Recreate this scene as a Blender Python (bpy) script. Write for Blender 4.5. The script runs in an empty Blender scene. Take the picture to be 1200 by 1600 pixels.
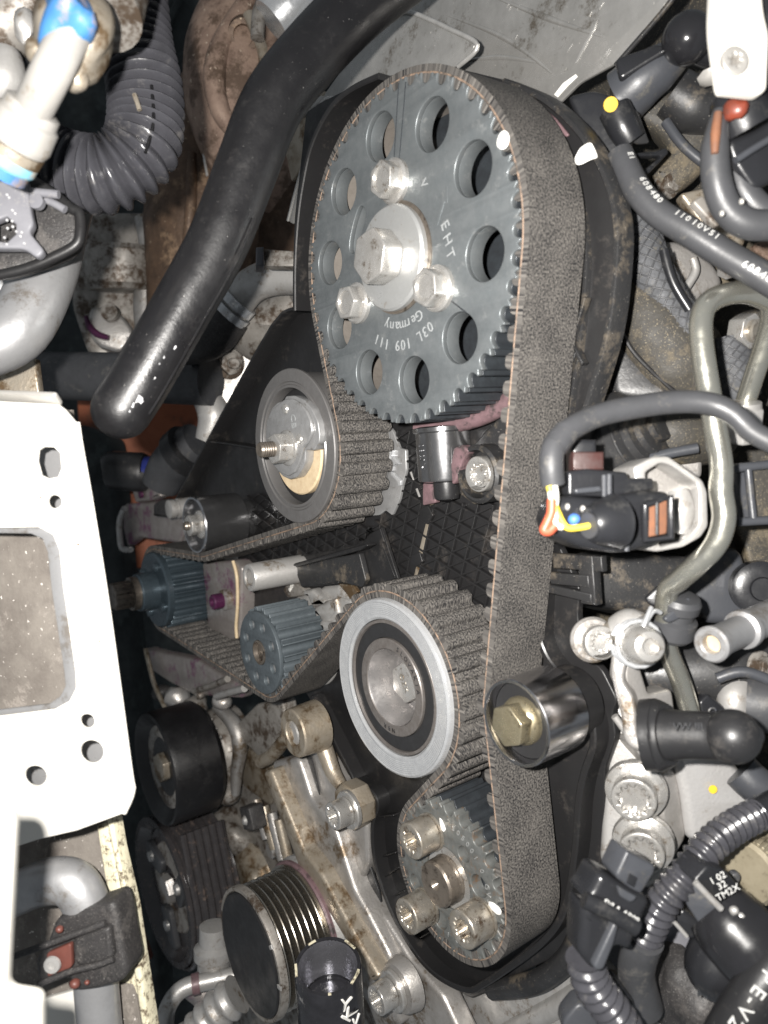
import bpy, bmesh, math, random
from mathutils import Vector, Matrix
random.seed(7)
S = 0.001                                   # everything below is in millimetres
scene = bpy.context.scene
COL = scene.collection
V = Vector
# ------------------------------------------------------------------ camera
# world axes are the engine's: X across the front face, Y along the shafts into the engine, Z up
AX = V((.600492, 0.0, -.799631)); AY = V((.794755, -.110269, .596830)); AZ = V((-.088175, -.993902, -.066216))
FPX, DIST = 1200.0, 285.0
def c2w(v): return V((AX.dot(v), AY.dot(v), AZ.dot(v)))
CAMLOC = c2w(V((0, 0, -DIST)))
RIGHT, UP, FWD = c2w(V((1, 0, 0))), c2w(V((0, -1, 0))), c2w(V((0, 0, 1)))
cd = bpy.data.cameras.new('camera'); cam = bpy.data.objects.new('camera', cd); COL.objects.link(cam)
cd.sensor_fit = 'VERTICAL'; cd.sensor_height = 9.6; cd.sensor_width = 7.2; cd.lens = 9.6 * FPX / 1600
cd.clip_start = 0.005; cd.clip_end = 20
m = Matrix((RIGHT, UP, -FWD)).transposed().to_4x4(); m.translation = CAMLOC * S; cam.matrix_world = m
cd.dof.use_dof = True; cd.dof.focus_distance = 0.315; cd.dof.aperture_fstop = 3.6
scene.camera = cam
# ------------------------------------------------------------------ light: the phone's flash beside the lens, dim workshop air
w = bpy.data.worlds.new('World'); scene.world = w; w.use_nodes = True
w.node_tree.nodes['Background'].inputs[0].default_value = (.86, .93, 1, 1)
w.node_tree.nodes['Background'].inputs[1].default_value = 0.18
fl = bpy.data.lights.new('phone_flash', 'AREA'); fl.shape = 'DISK'; fl.size = 0.007; fl.energy = 2.6; fl.color = (1, .965, .92)
flo = bpy.data.objects.new('phone_flash', fl); COL.objects.link(flo)
m2 = m.copy(); m2.translation = (CAMLOC + RIGHT * -18 + UP * 10) * S; flo.matrix_world = m2
scene.view_settings.view_transform = 'Standard'; scene.view_settings.look = 'None'
scene.view_settings.exposure = 0.12; scene.view_settings.gamma = 1
scene.render.engine = 'CYCLES'; scene.cycles.use_denoising = True; scene.cycles.max_bounces = 4; scene.cycles.diffuse_bounces = 2; scene.cycles.glossy_bounces = 3; scene.cycles.caustics_reflective = False; scene.cycles.adaptive_threshold = .02
# ------------------------------------------------------------------ placing
def ray(px, py): return c2w(V(((px - 600) / FPX, (py - 800) / FPX, 1)))
def PD(px, py, d): return CAMLOC + ray(px, py) * d               # a point at camera depth d
def PY(px, py, y): r = ray(px, py); return CAMLOC + r * ((y - CAMLOC.y) / r.y)   # a point on the plane Y = y
def dpt(p): return (p - CAMLOC).dot(FWD)
class Plane:                                 # n points away from the viewer
    def __init__(s, o, n, u=None):
        s.o = o.copy(); s.n = n.normalized(); u = u or (V((0, 0, 1)).cross(s.n) * -1)
        if u.length < 1e-4: u = V((1, 0, 0))
        s.u = (u - s.n * u.dot(s.n)).normalized(); s.v = s.u.cross(s.n) * 1.0
        if s.v.dot(UP) < 0 and abs(s.n.dot(UP)) < .9: s.v = -s.v
        if s.u.cross(s.v).dot(s.n) > 0: s.u = -s.u
    def hit(s, px, py): r = ray(px, py); return CAMLOC + r * ((s.o - CAMLOC).dot(s.n) / r.dot(s.n))
    def uv(s, p): q = p - s.o; return (q.dot(s.u), q.dot(s.v))
    def px(s, pts): return [s.uv(s.hit(*p)) for p in pts]
    def at(s, uv, w=0): return s.o + s.u * uv[0] + s.v * uv[1] + s.n * w
def EP(y): return Plane(V((0, y, 0)), V((0, 1, 0)), V((1, 0, 0)))          # a plane of the engine's front
def CP(px, py, d, yaw=0, pitch=0):           # a plane facing the viewer, turned: yaw>0 its right side goes back, pitch>0 its top goes back
    n = FWD.copy(); n = Matrix.Rotation(math.radians(yaw), 3, UP) @ n; n = Matrix.Rotation(math.radians(pitch), 3, RIGHT) @ n
    return Plane(PD(px, py, d), n, RIGHT)
# ------------------------------------------------------------------ mesh makers (mm in, mesh out)
def fin(me, ang=35):
    me.validate(); me.polygons.foreach_set('use_smooth', [True] * len(me.polygons)); me.set_sharp_from_angle(angle=math.radians(ang)); return me
def mk(vs, fs, ang=35):
    me = bpy.data.meshes.new('m'); me.from_pydata([tuple(v) for v in vs], [], fs); me.update(); return fin(me, ang)
def prism2(pl, loops, t, b=.4, br=2, ang=35, cyc=True):   # loops in plane coordinates, from the plane to t behind it (t<0: in front)
    cu = bpy.data.curves.new('c', 'CURVE'); cu.dimensions = '2D'; cu.fill_mode = 'BOTH'; cu.resolution_u = 1
    b = min(b, abs(t) * .45)
    cu.extrude = abs(t) / 2 - b; cu.bevel_depth = b; cu.bevel_resolution = br; cu.offset = -b
    for lp in loops:
        sp = cu.splines.new('POLY'); sp.points.add(len(lp) - 1); sp.use_cyclic_u = True
        for q, p in zip(sp.points, lp): q.co = (p[0], p[1], 0, 1)
    ob = bpy.data.objects.new('c', cu)
    me = bpy.data.meshes.new_from_object(ob); bpy.data.objects.remove(ob); bpy.data.curves.remove(cu)
    M = Matrix((pl.u, pl.v, -pl.n)).transposed().to_4x4(); M.translation = pl.o + pl.n * (t / 2)
    me.transform(M); me.materials.clear()
    bm = bmesh.new(); bm.from_mesh(me); bmesh.ops.remove_doubles(bm, verts=bm.verts, dist=1e-4); bmesh.ops.recalc_face_normals(bm, faces=bm.faces); bm.to_mesh(me); bm.free()
    return fin(me, ang)
def sm(pts, k=6, closed=True):               # smooth line through points
    n = len(pts); out = []
    rng = n if closed else n - 1
    for i in range(rng):
        g = (lambda j: V(pts[j % n])) if closed else (lambda j: V(pts[max(0, min(n - 1, j))]))
        a, b_, c, d = g(i - 1), g(i), g(i + 1), g(i + 2)
        for j in range(k):
            t = j / k; out.append(.5 * (2 * b_ + (c - a) * t + (2 * a - 5 * b_ + 4 * c - d) * t * t + (3 * b_ - a - 3 * c + d) * t ** 3))
    if not closed: out.append(V(pts[-1]))
    return [tuple(p) for p in out]
def rnd(pts, r, k=4):                        # polygon with rounded corners (r one value or one per corner)
    n = len(pts); out = []
    for i in range(n):
        p = V(pts[i]); a = V(pts[i - 1]) - p; b = V(pts[(i + 1) % n]) - p
        ri = r[i] if isinstance(r, (list, tuple)) else r
        ri = min(ri, a.length * .48, b.length * .48)
        if ri <= 0: out.append(tuple(p)); continue
        a = p + a.normalized() * ri; b = p + b.normalized() * ri
        for j in range(k + 1):
            t = j / k; out.append(tuple(a * (1 - t) ** 2 + p * 2 * t * (1 - t) + b * t * t))
    return out
def circ2(c, r, n=40, ph=0): return [(c[0] + r * math.cos(ph + 2 * math.pi * i / n), c[1] + r * math.sin(ph + 2 * math.pi * i / n)) for i in range(n)]
def prism(pl, pts, t, b=.4, r=0, holes=(), br=2, ang=35):   # outline in picture points laid on a real plane
    o = pl.px(pts); o = rnd(o, r) if r else o
    return prism2(pl, [o] + [pl.px(h) for h in holes], t, b, br, ang)
def perp(a):
    u = a.cross(V((0, 0, 1))); u = u if u.length > .1 else a.cross(V((1, 0, 0)))
    u.normalize(); return u, a.cross(u).normalized()
def lathe(c, a, prof, n=56, ang=30, closed=False, cap=True):          # prof: (radius, distance along a)
    a = a.normalized(); u, v = perp(a); vs = []; fs = []
    if len(prof) > 3 and prof[0] == prof[-1]: prof = prof[:-1]; closed = True
    for r, h in prof:
        for i in range(n):
            t = 2 * math.pi * i / n; vs.append(c + a * h + (u * math.cos(t) + v * math.sin(t)) * r)
    k = len(prof)
    for j in range(k if closed else k - 1):
        for i in range(n):
            i2 = (i + 1) % n; j2 = (j + 1) % k; fs.append((j * n + i, j * n + i2, j2 * n + i2, j2 * n + i))
    if not closed and cap:
        if prof[0][0] > 0: fs.append(tuple(range(n - 1, -1, -1)))
        if prof[-1][0] > 0: fs.append(tuple(range((k - 1) * n, k * n)))
    me = mk(vs, fs, ang); return clean(me, ang)
def clean(me, ang=30):
    bm = bmesh.new(); bm.from_mesh(me); bmesh.ops.remove_doubles(bm, verts=bm.verts, dist=1e-4); bmesh.ops.recalc_face_normals(bm, faces=bm.faces); bm.to_mesh(me); bm.free(); return fin(me, ang)
def sweep(path, rad, n=20, sub=6, wall=0, ang=40, flat=1.0, cap=True):   # round bar along points; rad a number, list or f(t, length)
    if sub > 1:
        r0 = rad if isinstance(rad, (list, tuple)) else None
        P = [V(p) for p in sm([tuple(p) for p in path], sub, False)]
        if r0: rad = [r0[min(i // sub, len(r0) - 1)] * (1 - (i % sub) / sub) + r0[min(i // sub + 1, len(r0) - 1)] * ((i % sub) / sub) for i in range(len(P))]
    else: P = [V(p) for p in path]
    L = [0]
    for i in range(1, len(P)): L.append(L[-1] + (P[i] - P[i - 1]).length)
    if callable(rad):
        R = [rad(l) for l in L]
    elif isinstance(rad, (list, tuple)): R = rad
    else: R = [rad] * len(P)
    vs = []; fs = []; T0 = None; u = None
    for i, p in enumerate(P):
        T = (P[min(i + 1, len(P) - 1)] - P[max(i - 1, 0)]).normalized()
        if u is None: u, _ = perp(T)
        else: u = (u - T * u.dot(T)).normalized()
        v = T.cross(u)
        for k in range(n):
            t = 2 * math.pi * k / n; vs.append(p + (u * math.cos(t) + v * math.sin(t) * flat) * R[i])
    for i in range(len(P) - 1):
        for k in range(n): k2 = (k + 1) % n; fs.append((i * n + k, i * n + k2, (i + 1) * n + k2, (i + 1) * n + k))
    if cap: fs.append(tuple(range(n - 1, -1, -1))); fs.append(tuple(range((len(P) - 1) * n, len(P) * n)))
    return clean(mk(vs, fs, ang), ang)
def dense(path, step):                       # even resampling of a smooth line
    P = [V(p) for p in sm([tuple(p) for p in path], 24, False)]; out = [P[0]]; acc = 0
    for a, b in zip(P, P[1:]):
        d = (b - a).length
        while acc + d >= step:
            f = (step - acc) / d; a = a + (b - a) * f; out.append(a.copy()); d = (b - a).length; acc = 0
        acc += d
    return out
def corrugated(path, r, pitch, depth, n=24, sharp=1.0):
    P = dense(path, pitch / 6.0)
    R = [r - depth * (.5 - .5 * math.cos(2 * math.pi * (i % 6) / 6)) ** sharp for i in range(len(P))]
    return sweep(P, R, n, 1, ang=60)
def box(c, u, v, w, su, sv, sw, b=.3):       # bevelled block: centre, axes, full sizes
    pl = Plane(c - w.normalized() * sw / 2, w.normalized(), u)
    return prism2(pl, [[(-su / 2, -sv / 2), (su / 2, -sv / 2), (su / 2, sv / 2), (-su / 2, sv / 2)]], sw, b)
def blob(c, sx, sy, sz, seed=0, amp=.12, lev=3):
    bm = bmesh.new(); bmesh.ops.create_icosphere(bm, subdivisions=lev, radius=1); rr = random.Random(seed)
    ds = [(V((rr.gauss(0, 1), rr.gauss(0, 1), rr.gauss(0, 1))).normalized(), rr.uniform(-amp, amp), rr.uniform(1.5, 4)) for _ in range(9)]
    for v in bm.verts:
        d = v.co.normalized(); f = 1 + sum(a * math.sin(k * d.dot(q) * 2 + 1) for q, a, k in ds) * .5
        v.co = c + V((d.x * sx, d.y * sy, d.z * sz)) * f
    me = bpy.data.meshes.new('m'); bm.to_mesh(me); bm.free(); return fin(me, 60)
# ------------------------------------------------------------------ objects
ORI = {}
def thing(name, label, cat, loc, group=None):
    o = bpy.data.objects.new(name, None); COL.objects.link(o); o.location = loc * S; o.empty_display_size = .005
    o['label'] = label; o['category'] = cat
    if group: o['group'] = group
    ORI[o] = loc.copy(); return o
def put(name, me, mat, parent=None, label=None, kind=None):
    me.transform(Matrix.Scale(S, 4) @ Matrix.Translation(-(ORI[parent] if parent else V((0, 0, 0)))))
    me.name = name; me.materials.clear(); me.materials.append(MAT[mat])
    o = bpy.data.objects.new(name, me); COL.objects.link(o)
    if parent: o.parent = parent; ORI[o] = ORI[parent]
    if label: o['label'] = label
    if kind: o['kind'] = kind
    return o
def solo(name, me, mat, label, cat, group=None):
    n = len(me.vertices); c = V((0, 0, 0))
    for v in me.vertices: c += v.co
    c /= max(n, 1)
    me.transform(Matrix.Scale(S, 4) @ Matrix.Translation(-c)); me.name = name; me.materials.clear(); me.materials.append(MAT[mat])
    o = bpy.data.objects.new(name, me); COL.objects.link(o); o.location = c * S; ORI[o] = c
    o['label'] = label; o['category'] = cat
    if group: o['group'] = group
    return o
def struct(name, me, mat): o = put(name, me, mat); o['kind'] = 'structure'; return o
def text(s, p, xd, yd, size, mat, parent, ext=.08, name='lettering', al='CENTER'):
    cu = bpy.data.curves.new(name, 'FONT'); cu.body = s; cu.size = size; cu.extrude = ext; cu.align_x = al; cu.align_y = 'CENTER'; cu.resolution_u = 2
    o = bpy.data.objects.new(name, cu)
    me = bpy.data.meshes.new_from_object(o); bpy.data.objects.remove(o); bpy.data.curves.remove(cu)
    x = xd.normalized(); y = (yd - x * yd.dot(x)).normalized(); M = Matrix((x, y, x.cross(y))).transposed().to_4x4(); M.translation = p
    me.transform(M); return put(name, me, mat, parent)
# ------------------------------------------------------------------ materials
MAT = {}
def mat(name, col, rough=.5, metal=0, col2=None, ns=160, dirt=None, da=.35, ds=60, bump=.12, bs=900, speck=None, sa=.62, ss=2500, rv=.15, spec=.5, stretch=None, det=6, coat=0):
    mt = bpy.data.materials.new(name); mt.use_nodes = True; nt = mt.node_tree; N = nt.nodes; Lk = nt.links.new; bs_ = N['Principled BSDF']
    tc = N.new('ShaderNodeTexCoord'); mp = N.new('ShaderNodeMapping'); Lk(tc.outputs['Object'], mp.inputs[0])
    if stretch: mp.inputs['Scale'].default_value = stretch
    def noise(sc, d=det, r=.6):
        n = N.new('ShaderNodeTexNoise'); n.inputs['Scale'].default_value = sc; n.inputs['Detail'].default_value = d; n.inputs['Roughness'].default_value = r; Lk(mp.outputs[0], n.inputs['Vector']); return n.outputs['Fac']
    def ramp(f, a, b):
        r = N.new('ShaderNodeMapRange'); r.inputs[1].default_value = a; r.inputs[2].default_value = b; Lk(f, r.inputs[0]); return r.outputs[0]
    def mix(f, a, b):
        x = N.new('ShaderNodeMix'); x.data_type = 'RGBA'; Lk(f, x.inputs[0])
        for i, c in ((6, a), (7, b)):
            if isinstance(c, tuple): x.inputs[i].default_value = (*c, 1)
            else: Lk(c, x.inputs[i])
        return x.outputs[2]
    c2 = col2 or tuple(x * .72 for x in col); f1 = noise(ns * 1.6, 6, .68); c = mix(ramp(f1, .36, .66), col, c2)
    if dirt: f2 = noise(ds * 2.2, 8, .78); c = mix(ramp(f2, .635 - da * .36, .735 - da * .36), c, dirt)
    if speck: f3 = noise(ss * 2.4, 2, .5); c = mix(ramp(f3, sa, sa + .05), c, speck)
    Lk(c, bs_.inputs['Base Color']); bs_.inputs['Metallic'].default_value = metal; bs_.inputs['Specular IOR Level'].default_value = spec
    rr = N.new('ShaderNodeMapRange'); rr.inputs[1].default_value = .3; rr.inputs[2].default_value = .7; rr.inputs[3].default_value = max(.03, rough - rv); rr.inputs[4].default_value = min(1, rough + rv); Lk(f1, rr.inputs[0]); Lk(rr.outputs[0], bs_.inputs['Roughness'])
    if coat: bs_.inputs['Coat Weight'].default_value = coat
    if bump:
        bp = N.new('ShaderNodeBump'); bp.inputs['Strength'].default_value = bump; bp.inputs['Distance'].default_value = .0006; Lk(noise(bs, 4), bp.inputs['Height']); Lk(bp.outputs[0], bs_.inputs['Normal'])
    MAT[name] = mt; return mt
OIL = (.045, .032, .022)
mat('sprocket_steel', (.20, .215, .222), .42, .55, (.14, .155, .162), 130, (.27, .28, .28), .2, 60, .08, 900)
mat('sprocket_dark', (.040, .046, .052), .38, .35, (.025, .028, .032), 200, None, bump=.05)
mat('sinter_steel', (.105, .124, .137), .5, .3, (.075, .09, .10), 240, None, bump=.10, bs=1500)
mat('sinter_blue', (.065, .088, .105), .34, .5, (.04, .055, .066), 240, None, bump=.06)
mat('crank_steel', (.16, .165, .16), .48, .35, (.10, .105, .10), 220, (.16, .10, .06), .25, 120, .12, 1100)
mat('bolt_bright', (.62, .605, .58), .29, .72, (.46, .445, .42), 200, (.18, .14, .10), .20, 110, .10, 900)
mat('bolt_grimy', (.56, .52, .46), .34, .8, (.38, .34, .28), 160, (.14, .10, .07), .28, 90, .12, 900)
mat('bolt_yellow', (.52, .46, .32), .32, .85, (.38, .33, .22), 160, (.14, .11, .07), .2, 90, .08)
mat('washer_grey', (.46, .465, .46), .42, .6, (.38, .385, .38), 110, (.22, .17, .12), .12, 100, .06)
mat('zinc', (.64, .65, .66), .29, .6, (.50, .51, .525), 220, None, bump=.06)
mat('chrome', (.66, .65, .66), .20, 1.0, (.58, .57, .58), 200, None, bump=.015, rv=.05)
mat('roller_black', (.26, .26, .265), .22, .9, (.20, .20, .205), 200, bump=.015, rv=.05)
mat('brushed', (.36, .345, .34), .34, .7, (.28, .27, .265), 200, bump=.05)
mat('bearing_ring', (.20, .185, .175), .4, .5, (.14, .125, .115), 300, bump=.05)
mat('seal_black', (.022, .022, .023), .42, 0, bump=.04)
mat('flange_dark', (.17, .165, .162), .42, .45, (.14, .135, .133), 180, bump=.06)
mat('tan_plastic', (.62, .50, .33), .45, 0, (.5, .38, .24), 180)
mat('alloy_plate', (.40, .40, .40), .38, .55, (.30, .30, .30), 200, (.17, .155, .14), .16, 90, .10)
mat('brown_steel', (.22, .19, .16), .38, .65, (.14, .12, .10), 160, (.045, .035, .028), .24, 120)
mat('paint_white', (.85, .84, .80), .6, 0, (.8, .78, .73), 400)
mat('letter_pale', (.36, .375, .38), .5, .2, bump=0)
mat('belt_edge', (.27, .185, .13), .75, 0, (.15, .11, .085), 500, (.05, .045, .04), .42, 160)
mat('plastic_black', (.016, .0155, .016), .40, 0, (.011, .011, .0115), 60, (.040, .036, .033), .22, 30, .08, 700, spec=.45)
def put2(name, me, mats, parent):            # one mesh with several material slots
    o = put(name, me, mats[0], parent)
    for k in mats[1:]: o.data.materials.append(MAT[k])
    return o
def uvmat(name, a, b, kind):
    mt = bpy.data.materials.new(name); mt.use_nodes = True; nt = mt.node_tree; N = nt.nodes; Lk = nt.links.new; P = N['Principled BSDF']
    tc = N.new('ShaderNodeTexCoord'); MAT[name] = mt; P.inputs['Specular IOR Level'].default_value = .3; P.inputs['Roughness'].default_value = .8
    def noise(sc, vec, d=3):
        n = N.new('ShaderNodeTexNoise'); n.inputs['Scale'].default_value = sc; n.inputs['Detail'].default_value = d; Lk(vec, n.inputs['Vector']); return n.outputs['Fac']
    def rg(f, x, y, p=0, q=1):
        r = N.new('ShaderNodeMapRange'); r.inputs[1].default_value = x; r.inputs[2].default_value = y; r.inputs[3].default_value = p; r.inputs[4].default_value = q; Lk(f, r.inputs[0]); return r.outputs[0]
    def mth(op, x, y):
        n = N.new('ShaderNodeMath'); n.operation = op
        for i, k in enumerate((x, y)):
            if isinstance(k, (int, float)): n.inputs[i].default_value = k
            else: Lk(k, n.inputs[i])
        return n.outputs[0]
    if kind == 'back':
        f = noise(1.55, tc.outputs['UV'], 2); g = noise(.09, tc.outputs['UV'], 5); fac = mth('ADD', rg(f, .36, .70), rg(g, .3, .7, -.16, .12)); h = f
    else:                                    # twill cloth: zigzag of threads
        sp = N.new('ShaderNodeSeparateXYZ'); Lk(tc.outputs['UV'], sp.inputs[0])
        tri = mth('PINGPONG', sp.outputs[0], .55); ph = mth('ADD', sp.outputs[1], mth('MULTIPLY', tri, 1.3))
        f = mth('SINE', mth('MULTIPLY', ph, 6.2), 0); n = noise(2.2, tc.outputs['UV'], 3); g = noise(.16, tc.outputs['UV'], 5)
        fac = mth('ADD', mth('ADD', mth('MULTIPLY', f, .28), rg(n, .3, .7, -.05, .75)), rg(g, .3, .7, -.3, .3)); h = f
    mx = N.new('ShaderNodeMix'); mx.data_type = 'RGBA'; mx.inputs[6].default_value = (*a, 1); mx.inputs[7].default_value = (*b, 1); Lk(fac, mx.inputs[0]); Lk(mx.outputs[2], P.inputs['Base Color'])
    bp = N.new('ShaderNodeBump'); bp.inputs['Strength'].default_value = .45; bp.inputs['Distance'].default_value = .0003; Lk(h, bp.inputs['Height']); Lk(bp.outputs[0], P.inputs['Normal'])
uvmat('belt_back', (.015, .0148, .0158), (.168, .156, .142), 'back')
uvmat('belt_cloth', (.011, .0105, .010), (.175, .163, .148), 'cloth')
mat('belt_side', (.035, .033, .032), .8, 0, (.06, .055, .05), 400, (.12, .10, .085), .3, 250)
mat('drum_wall', (.25, .225, .20), .5, .3, (.19, .17, .15), 200)
OUT = V((0, -1, 0)); IN = V((0, 1, 0))
YB, WB, TB = .8, 24.6, 2.6                   # belt: front edge, width, body thickness
def xz(p): return V((p.x, p.z))
def gear(c, R, n, h, ph, hw=.29):
    out = []
    for i in range(n):
        for f in (0, .12, .19, .23, .27, .34, .42, .5, .58, .66, .73, .77, .81, .88):
            x = abs(f - .5) / hw; r = R - (h * (1 - x ** 2.6) ** .5 if x < 1 else (.22 * ((x - 1) / .3) ** 2 if x > 1.35 else 0))
            t = ph + 2 * math.pi * (i + f) / n; out.append((c[0] + r * math.cos(t), c[1] + r * math.sin(t)))
    return out
def hexpts(R, ph=0, n=6): return [(R * math.cos(ph + 2 * math.pi * i / n), R * math.sin(ph + 2 * math.pi * i / n)) for i in range(n)]
def splinepts(R, r, n=12, ph=0):
    o = []
    for i in range(n):
        for f, q in ((0, r), (.22, r), (.38, R), (.62, R), (.78, r)): t = ph + 2 * math.pi * (i + f) / n; o.append((q * math.cos(t), q * math.sin(t)))
    return o
def hexhead(B, a, R, h, mat_, parent, ph=.2, flange=0, fh=1.2, stud=0, sh=0, stud_mat='brown_steel', dish=0):
    """hexagon head with flange (and stud end) standing on B along a"""
    if flange: put('flange', lathe(B, a, [(flange, 0), (flange, fh * .6), (flange * .96, fh), (R * .9, fh * 1.5), (0, fh * 1.5)], 40), mat_, parent)
    b0 = B + a * (fh if flange else 0); pl = Plane(b0 + a * h, -a, perp(a)[0])
    loops = [rnd(hexpts(R, ph), R * .12, 2)]
    if dish: loops.append(circ2((0, 0), R * .62, 28))
    o = put('hex_head', prism2(pl, loops, h, R * .07), mat_, parent)
    if dish: put('head_recess', lathe(b0 + a * (h - dish), a, [(R * .66, 0), (R * .66, .2), (0, .2)], 28), mat_, o)
    if stud: put('stud_end', lathe(b0 + a * h, a, [(stud, 0)] + [(stud - (.25 if i % 2 else 0), i * .55) for i in range(1, int(sh / .55))] + [(stud * .8, sh), (0, sh)], 24), stud_mat, parent)
    return o
def capbolt(B, a, R, h, mat_, parent, flange=0, fh=1.5, ph=0, deep=3.2, socket=.62, knurl=True):
    """round cap head with a twelve-point socket"""
    if flange: put('flange', lathe(B, a, [(flange, 0), (flange, fh * .7), (flange * .95, fh), (R * .8, fh)], 44), mat_, parent)
    b0 = B + a * (fh if flange else 0); pl = Plane(b0 + a * h, -a, perp(a)[0])
    o = put('cap_head', prism2(pl, [circ2((0, 0), R, 44), splinepts(R * socket, R * socket * .80, 12, ph)], h, R * .10, 3), mat_, parent)
    put('socket_floor', lathe(b0 + a * (h - deep), a, [(R * .75, 0), (R * .75, .2), (0, .2)], 30), mat_, o)
    return o
# ---- wheels on the belt: centre, radius, turn (+1 teeth side, -1 back side), teeth
def WC(px, py): return PY(px, py, 0)
CAM, CRK, TEN, IDL, PMP = WC(621.4, 402.9), WC(699.1, 1372.6), WC(459.9, 697.5), WC(611.6, 1073.7), WC(407.1, 1019)
RRL, SRL, HPP = WC(810, 1128), WC(307.6, 820), WC(245, 921)
WH = [(CRK, 28.0, 1, 22), (RRL, 13.9, -1, 0), (CAM, 56.3, 1, 44), (TEN, 31.6, -1, 0), (SRL, 15.6, -1, 0), (HPP, 25.4, 1, 20), (PMP, 22.4, 1, 18), (IDL, 34.6, -1, 0)]
def beltpath():
    n = len(WH); tg = []
    for i in range(n):
        (a, ra, sa, _), (b, rb, sb, _) = WH[i], WH[(i + 1) % n]; ra += TB / 2; rb += TB / 2
        D = xz(b) - xz(a); L = D.length; al = math.atan2(D.y, D.x) - math.asin((sb * rb - sa * ra) / L)
        nn = V((-math.sin(al), math.cos(al))); tg.append((xz(a) - nn * sa * ra, xz(b) - nn * sb * rb, al))
    P = []                                   # (point, left normal angle)
    arcs = []
    for i in range(n):
        c, r, s, _ = WH[i]; r += TB / 2; a0 = tg[i - 1][2]; a1 = tg[i][2]; d = a1 - a0
        while d * s < -1e-6: d += s * 2 * math.pi
        while d * s > 2 * math.pi: d -= s * 2 * math.pi
        k = max(4, int(abs(d) * r / .6)); st = len(P)
        for j in range(k + 1):
            al = a0 + d * j / k; nn = V((-math.sin(al), math.cos(al))); P.append((xz(c) - nn * s * r, al))
        arcs.append((st, len(P) - 1)); A, B, al = tg[i]; k = max(2, int((B - A).length / .6))
        for j in range(1, k): P.append((A.lerp(B, j / k), al))
    return P, arcs
BP, ARCS = beltpath()
BL = [0]
for i in range(1, len(BP) + 1): BL.append(BL[-1] + (BP[i % len(BP)][0] - BP[i - 1][0]).length)
LEN = BL[-1]; NT = round(LEN / 8.0); PITCH = LEN / NT
PH0 = .3
def tooth(s):                                # height of the belt's tooth at length s
    f = ((s / PITCH + PH0) % 1) - .5; x = abs(f) / .32
    return 2.8 * (1 - x ** 3.4) ** .5 if x < 1 else 0
def beltmesh():
    ss = []; M = 14; fr = (0, .09, .15, .182, .20, .235, .30, .4, .5, .6, .70, .765, .80, .818, .85, .91)
    for t in range(NT):
        for f in fr: ss.append(((t + f - PH0 + .0) * PITCH) % LEN)
    ss.sort(); j = 0; vs = []; uv = []
    for s in ss:
        while BL[j + 1] < s: j += 1
        f = (s - BL[j]) / max(1e-9, BL[j + 1] - BL[j]); a = BP[j]; b = BP[(j + 1) % len(BP)]
        p = a[0].lerp(b[0], f); da = (b[1] - a[1] + math.pi) % (2 * math.pi) - math.pi; al = a[1] + da * f; nn = V((-math.sin(al), math.cos(al)))
        h = tooth(s); o = p - nn * TB / 2; i_ = p + nn * (TB / 2 + h); rt = p + nn * TB / 2
        for q in (o, rt, i_):
            vs.append(V((q.x, YB, q.y))); vs.append(V((q.x, YB + WB, q.y)))
    n = len(ss); fs = []; mi = []; us = []
    for k in range(n):
        a = k * 6; b = ((k + 1) % n) * 6; s0 = ss[k]; s1 = ss[(k + 1) % n] if k < n - 1 else LEN
        fs.append((a, a + 1, b + 1, b)); mi.append(0); us += [(s0, 0), (s0, WB), (s1, WB), (s1, 0)]
        fs.append((a + 4, b + 4, b + 5, a + 5)); mi.append(1); us += [(s0, 0), (s1, 0), (s1, WB), (s0, WB)]
        for lo, hi in ((0, 2), (2, 4)):
            for e, fl_ in ((0, 0), (1, 1)):
                q = (a + lo + e, b + lo + e, b + hi + e, a + hi + e); fs.append(q if not fl_ else q[::-1]); mi.append(2); us += [(s0, 0)] * 4
    me = bpy.data.meshes.new('belt'); me.from_pydata([tuple(v) for v in vs], [], fs); me.polygons.foreach_set('material_index', mi)
    ul = me.uv_layers.new(name='UVMap'); ul.data.foreach_set('uv', [x for u in us for x in u]); me.update()
    bm = bmesh.new(); bm.from_mesh(me); bmesh.ops.remove_doubles(bm, verts=bm.verts, dist=1e-3); bmesh.ops.recalc_face_normals(bm, faces=bm.faces); bm.to_mesh(me); bm.free()
    me.polygons.foreach_set('use_smooth', [True] * len(me.polygons)); me.set_sharp_from_angle(angle=math.radians(38))
    for p in me.polygons:
        if p.material_index == 2: p.use_smooth = False
    return me
belt = thing('timing_belt', 'long black toothed belt looped around the sprockets and rollers', 'belt', CAM)
b_ = beltmesh(); b_.materials.clear(); put2('belt_body', b_, ['belt_back', 'belt_cloth', 'belt_side'], belt)
cord = []                                    # the copper-brown cord at the belt's front edge
for i in range(0, len(BP), 2):
    p, al = BP[i]; nn = V((-math.sin(al), math.cos(al))); q = p + nn * 1.1; cord.append(V((q.x, YB + .12, q.y)))
cord.append(cord[0]); put('edge_cord', sweep(cord, .34, 6, 1, ang=180, cap=False), 'belt_edge', belt)
def phase_for(idx):                          # turn the sprocket so its gaps meet the belt's teeth
    c, r, s, n = WH[idx]; st, en = ARCS[idx]; mid = (st + en) // 2; S0 = BL[mid]; k = round(S0 / PITCH + PH0 - .5); s1 = (k - PH0 + .5) * PITCH
    j = min(range(st, en + 1), key=lambda q: abs(BL[q] - s1)); d = BP[j][0] - xz(c); return math.atan2(d.y, d.x) - 2 * math.pi * .5 / n
def E2(c, y): return Plane(V((c.x, y, c.z)), IN, V((1, 0, 0)))
def ring(c, y0, y1, R, r, b=.3): return prism2(E2(c, y0), [circ2((0, 0), R, 72), circ2((0, 0), r, 72)], y1 - y0, b)
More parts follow.
